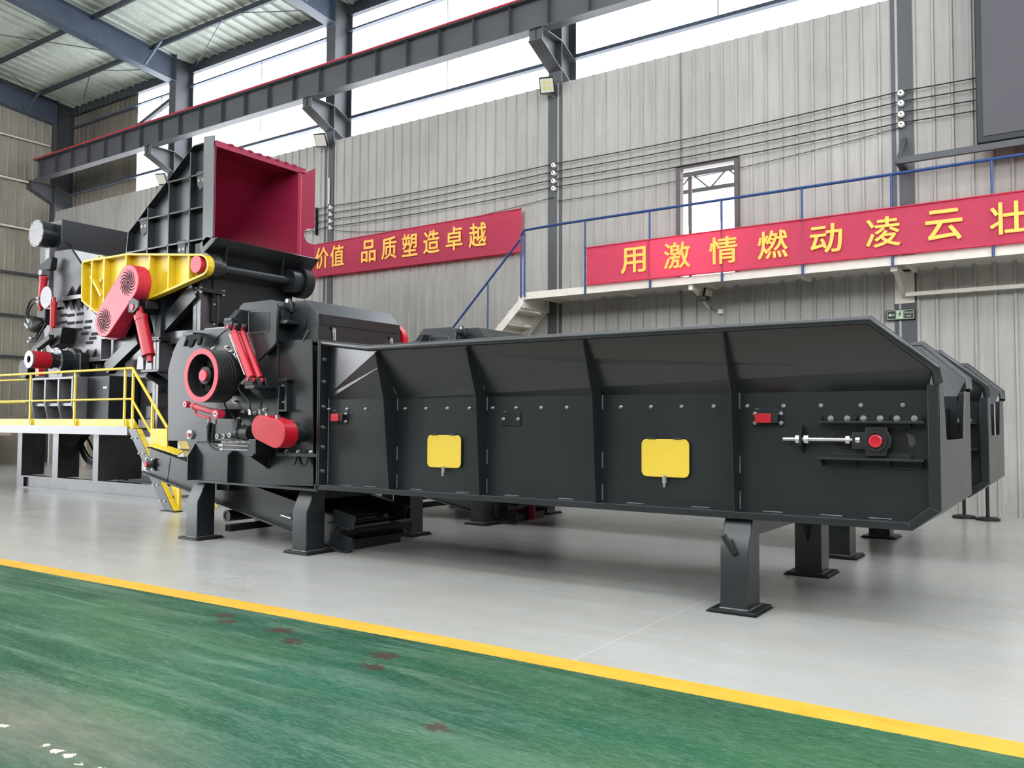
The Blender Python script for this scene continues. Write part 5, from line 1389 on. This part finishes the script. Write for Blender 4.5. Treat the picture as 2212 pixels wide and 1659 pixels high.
# red belt guard with spiral vents
yg = 9.34
g1, g2 = at(276, 610.5, y=yg), at(224.5, 693, y=yg)
ra = at(276, 572, y=yg).z-g1.z; rb = at(224.5, 658, y=yg).z-g2.z
def stad(c1, r1, c2, r2, n=24):
    d = Vector((c2.x-c1.x, 0, c2.z-c1.z)); a0 = math.atan2(d.z, d.x); pts = []
    for k in range(n+1):
        a = a0+math.pi/2+math.pi*k/n; pts.append((c1.x+r1*math.cos(a), c1.z+r1*math.sin(a)))
    for k in range(n+1):
        a = a0-math.pi/2+math.pi*k/n; pts.append((c2.x+r2*math.cos(a), c2.z+r2*math.sin(a)))
    return pts
GD = MB().py(stad(g1, ra, g2, rb), yg, yg+.28).build('belt_guard', REDW, S, bevel=.012); tag(GD, 'slanted red belt guard with spiral vents')
for c, rr2 in ((g1, ra*.74), (g2, rb*.78)):
    for k in range(14):
        a0 = 2*math.pi*k/14; L = []; Rr = []
        for j in range(7):
            t = j/6; r_ = rr2*(.2+.8*t); a = a0+.75*t*t+.1*t; wd = rr2*(.03+.045*math.sin(math.pi*min(1, t*1.1)))
            cxx, czz = c.x+r_*math.cos(a), c.z+r_*math.sin(a); tx, tz = -math.sin(a+.5), math.cos(a+.5)
            L.append((cxx+tx*wd, czz+tz*wd)); Rr.append((cxx-tx*wd, czz-tz*wd))
        MB().py(L+Rr[::-1], yg-.003, yg+.002).build('vent_slot', DARKIN, GD, smooth=False)
    MB().disc((c.x, yg-.004, c.z), rr2*.15, .006, n=20).build('vent_hub_hole', DARKIN, GD)
MB().py(XZ([(232, 734), (262, 690), (278, 690), (276, 700), (262, 728), (250, 734)], 9.62), 9.62, 9.70).build('guard_back', CRIM, S, smooth=False)
# large red hydraulic cylinder under the arm
yc = 9.44
A, B = at(303.5, 682, y=yc), at(321.5, 768, y=yc); d = (B-A).normalized()
rc = .115
HC = MB().tube([A, A+d*.10, A+d*.101, B-d*.02, B], [rc*1.1, rc*1.1, rc, rc, rc*1.04], 30).build('hydraulic_cylinder', RED, S)
MB().tube([A-d*.17, A], .07, 20).build('piston_rod', RED, HC); MB().tube([B, B+d*.13], .055, 20).build('cylinder_eye', RED, HC)
q = at(296, 664, y=yc); MB().py([(q.x-.14, q.z-.1), (q.x-.12, q.z+.12), (q.x+.02, q.z+.18), (q.x+.2, q.z+.1), (q.x+.2, q.z-.02), (q.x+.04, q.z-.12)], yc-.1, yc-.06).build('upper_clevis', BLACKP, HC, bevel=.01)
MB().py([(q.x-.14, q.z-.1), (q.x-.12, q.z+.12), (q.x+.02, q.z+.18), (q.x+.2, q.z+.1), (q.x+.2, q.z-.02), (q.x+.04, q.z-.12)], yc+.06, YA).build('upper_clevis', BLACKP, HC, bevel=.01)
MB().disc((q.x, yc-.115, q.z), .06, .03, n=20).build('clevis_pin', REDW, HC)
for e in (-.1, .08):
    MB().py(XZ([(305, 799), (308, 772), (315, 769), (319, 775), (320, 799)], yc), yc+e, yc+e+.025).build('lower_clevis', BAREST, S, bevel=.006)
a, b = at(304, 799, y=yc-.14), at(320, 802, y=yc-.14)
MB().box(a.x, a.x+.55, yc-.14, YS, a.z-.05, a.z).build('cylinder_shelf', GRAPH, S, bevel=.006)
MB().bar((a.x+.1, yc-.05, a.z-.05), (a.x+.35, YS, a.z-.6), .1, .14, (0,1,0)).build('shelf_strut', BLACKP, S, smooth=False)
# braces and posts of the hopper carriage
def beam(pa, pb, y, wd, dp, mat=GRAPH, name='brace'): MB().bar(at(*pa, y=y), at(*pb, y=y), dp, wd, (0,1,0)).build(name, mat, S, smooth=False)
MB().bar(at(345, 716, y=9.95), at(425, 628, y=9.95), .3, .14, (0,1,0)).build('brace', GRAPH, S, smooth=False)
MB().bar(at(236, 796, y=9.86), at(302, 732, y=9.86), .24, .16, (0,1,0)).build('brace', GRAPH, S, smooth=False)
for (p0, p1, pt, pbm, y) in ((418, 434, 628, 722, 9.95), (332, 344, 732, 905, 9.80)):
    xa, xb = at(p0, pt, y=y).x, at(p1, pt, y=y).x; z0, z1 = 1.33, at(p0, pt, y=y).z
    m = MB(); m.box(xa, xb, y, y+.02, z0, z1); m.box(xa, xb, y+.38, y+.4, z0, z1); m.box((xa+xb)/2-.01, (xa+xb)/2+.01, y, y+.4, z0, z1)
    o = m.build('post', SHRED, S, smooth=False)
    MB().box(xa-.06, xb+.08, y-.06, y+.50, z1, z1+.025).build('splice_plate', GRAPH, S, smooth=False); MB().box(xa-.06, xb+.08, y-.06, y+.50, z1-.035, z1-.01).build('splice_plate', GRAPH, S, smooth=False)
    for i in range(3):
        for j in range(2):
            put(BOLTZ, S, (xa-.02+i*(xb-xa+.06)/2, y-.03+j*.5, z1+.02)); put(BOLTZ, S, (xa-.02+i*(xb-xa+.06)/2, y-.03+j*.5, z1-.065))
    MB().box(xa, xb, y+.02, y+.38, z1+.025, z1+.9).build('post_head', GRAPH2, S, smooth=False)
    for k in range(3): put(BIGB, S, (xb+.05, y+.28, z1-.25-.38*k))
# cross rails between the posts
for z, y, mt in ((3.0, 10.0, SHRED), (2.05, 9.95, SHRED), (1.55, 9.95, SHRED)):
    MB().box(-15.5, -12.95, y, y+.1, z, z+.24).build('cross_rail', mt, S, smooth=False)
MB().box(xm+.1-.5, xm+.1-.3, 10.5, 12.6, 3.05, 3.3).build('rear_rail', GRAPH, S, smooth=False)
for yy in (11.9, 12.3): MB().box(xm-.6, xm-.4, yy, yy+.18, 1.33, 4.0).build('rear_post', GRAPH2, S, smooth=False)
# pale framed pocket by the guard
m = MB(); pa, pb = at(230, 732, y=10.02), at(272, 776, y=10.02)
for (x0, x1, z0, z1) in ((pa.x, pb.x, pa.z-.015, pa.z+.015), (pa.x, pb.x, pb.z-.015, pb.z+.015), (pa.x-.015, pa.x+.015, pb.z, pa.z)): m.box(x0, x1, 9.9, 10.12, z0, z1)
m.build('pocket_frame', BAREST, S, smooth=False)
MB().py(XZ([(246, 737), (272, 737), (272, 775), (246, 775)], 10.12), 10.12, 10.16).build('pocket_plate', BAREST, S, smooth=False)
# small cylinders at the left
def smallcyl(pa, pb, y, r, nm='side_cylinder'):
    A, B = at(*pa, y=y), at(*pb, y=y); d = (B-A).normalized()
    c = MB().tube([A, A+d*.08, A+d*.081, B], [r*1.12, r*1.12, r, r], 24).build(nm, RED, S)
    MB().tube([A-d*.1, A], r*.55, 16).build('piston_rod', RED, c); MB().tube([B, B+d*.1], r*.55, 16).build('cylinder_eye', RED, c); return c
smallcyl((95, 597), (89, 662), 9.9, .085)
smallcyl((116.5, 652), (114.5, 706), 9.82, .07)
q = at(91, 582, y=9.9); MB().slab([(q.x-.12, 9.85, q.z-.02), (q.x-.12, 9.85, q.z+.06), (q.x+.22, 9.95, q.z+.28), (q.x+.3, 9.95, q.z+.25), (q.x+.26, 9.95, q.z-.02)], (0, .14, 0)).build('cylinder_bracket', BLACKP, S, bevel=.01)
q = at(92, 588, y=9.85); MB().box(q.x-.09, q.x+.06, 9.80, 10.0, q.z-.07, q.z+.05).build('cylinder_clevis', BAREST, S, bevel=.01)
q = at(99, 642, y=9.78); MB().disc((q.x, 9.78, q.z), .24, .04, n=36).build('round_cover', BAREST, S)
q = at(118, 728, y=9.82); MB().slab([(q.x-.35, 9.8, q.z-.05), (q.x-.15, 9.8, q.z+.2), (q.x+.35, 9.8, q.z+.2), (q.x+.25, 9.8, q.z-.15), (q.x-.1, 9.8, q.z-.25)], (0, .3, 0)).build('cylinder_bracket', BLACKP, S, bevel=.01)
q = at(90, 745, y=9.75); MB().bar(at(75, 757, y=9.7), at(112, 728, y=9.7), .12, .12, (0,1,0)).build('bracket_arm', BLACKP, S, bevel=.01)
q = at(79, 757, y=9.68); MB().box(q.x-.18, q.x+.06, 9.66, 9.78, q.z-.05, q.z+.04).build('arm_end', BAREST, S, bevel=.006)
q = at(85, 673, y=9.9); MB().box(q.x-.12, q.x+.25, 9.9, 10.1, q.z-.3, q.z+.05).build('valve_block', BLACKP, S, bevel=.02)
q = at(80, 703, y=9.85); MB().lathe([(.0,-.2),(.1,-.18),(.16,-.05),(.16,.1),(.0,.2)], (q.x, 9.85, q.z), (1,0,.4), 20).build('accumulator', BLACKP, S)
for pts, y in (([(80, 643), (66, 650), (58, 670), (56, 690), (60, 708)], 9.86), ([(80, 652), (70, 657), (62, 672), (59, 690), (62, 700)], 9.82), ([(100, 697), (86, 722), (76, 736), (64, 738)], 9.8), ([(92, 700), (82, 715), (78, 728), (68, 731)], 9.84)):
    MB().tube(spline([at(a, b, y=y) for a, b in pts]), .025, 8).build('hose', RUBBER, S)
for a, b in (((80, 643), (86, 645)), ((80, 652), (86, 654)), ((60, 690), (64, 698)), ((55, 700), (62, 710)), ((61, 738), (67, 738)), ((65, 730), (70, 732))): MB().tube([at(*a, y=9.82), at(*b, y=9.82)], .035, 8).build('hose_fitting', STEEL, S)
# gearbox with red coupling on its ribbed stand
gc = at(63, 776, y=9.0); gx, gz = gc.x, gc.z; gr = at(63, 757, y=9.0).z-gz
cp = MB().lathe([(gr, .02), (gr, .36), (gr*.9, .40), (.0, .40)], (gx, 9.0, gz), (0,1,0), 44).build('coupling_cover', RED, S)
MB().ring((gx, 8.99, gz), gr*1.0, gr*.40, .035, n=44).build('coupling_face', BAREST, cp)
MB().disc((gx, 9.02, gz), gr*.42, .02, n=28).build('coupling_bore', DARKIN, cp)
for yy in (9.14, 9.26): MB().disc((gx, yy, gz+gr*.98), .02, .04, (0,0,1), 10).build('cover_nut', STEEL, cp)
MB().box(gx-.06, gx+.08, 9.16, 9.28, at(88, 812, y=9.2).z, gz-gr*.9).build('coupling_stem', RED, cp)
mo = MB().lathe([(.0,0),(gr*.95,0),(gr*.95,.06),(gr*.8,.08),(gr*.8,.14),(gr*1.55,.15),(gr*1.55,.20),(gr*1.3,.22),(gr*1.3,.42),(gr*1.6,.44),(gr*1.6,.62),(.0,.62)], (gx, 9.40, gz), (0,1,0), 48).build('gearbox', GRAPH, S)
MB().ring((gx, 9.545, gz), gr*1.55, gr*.95, .012, n=48).build('gearbox_face', BAREST, mo)
for k in range(10):
    g = 2*math.pi*k/10; put(BIGB, S, (gx+gr*1.4*math.cos(g), 9.545, gz+gr*1.4*math.sin(g)))
MB().box(gx-.3, gx+.42, 9.84, 10.06, 2.0, gz+gr*1.0).build('gearbox_foot', GRAPH, mo, bevel=.02)
MB().disc((gx, 10.06, gz), gr*.9, .2, n=32).build('shaft_sleeve', BLACKP, S)
q = at(60, 800, y=9.4); MB().disc((q.x, 9.3, q.z+.02), .2, .2, n=30).build('motor_end', BLACKP, S)
yst = 9.2
sa, sb = at(68, 817, y=yst), at(158, 905, y=yst); sx0, sx1 = sa.x, at(158, 817, y=yst).x; sz1 = sa.z; sz0 = 1.335; zm2 = at(100, 871, y=yst).z
ST = MB(); ST.box(sx0, sx1, yst, 10.1, sz1-.05, sz1); st_ = ST.build('gearbox_stand', BAREST, S, bevel=.006)
for i in range(4):
    x = sx0+.03+(sx1-sx0-.06)*i/3; k = .0
    MB().px([(yst, sz1-.05), (yst, zm2), (yst+.12, sz0), (10.1, sz0), (10.1, sz1-.05)], x-.025, x+.025).build('stand_rib', BAREST, st_, smooth=False)
MB().box(sx0, sx1, yst+.06, yst+.10, zm2-.06, zm2).build('stand_rail', BAREST, st_, smooth=False)
MB().box(sx0, sx1, yst+.45, yst+.5, sz0, sz1-.05).build('stand_back', BLACKP, st_, smooth=False)
for px in (109, 136):
    for py in (829, 838, 853): q = at(px, py, y=yst+.44); put(BIGB, S, (q.x, yst+.45, q.z))
# dark tank box beside the stand
ta, tb2 = at(160, 815, y=9.5), at(262, 905, y=9.5)
MB().box(ta.x, at(235, 860, y=9.5).x, 9.5, 10.15, 1.335, ta.z).build('oil_tank', GRAPH2, S, bevel=.01)
MB().box(at(226, 836, y=9.49).x-.03, at(226, 836, y=9.49).x+.1, 9.48, 9.5, at(226, 837, y=9.49).z-.015, at(226, 837, y=9.49).z+.015).build('tank_plate', STEEL, S)

d2['_o'] = tuple(d2.location)
a, b = at(1100, 1121, z=0), at(1160, 1115, z=0)
tag(MB().box(a.x, a.x+.45, a.y, a.y+.06, 0.02, .24).build('drive_guard', CRIM, d2, smooth=False, bevel=.005), 'dark red drive guard')
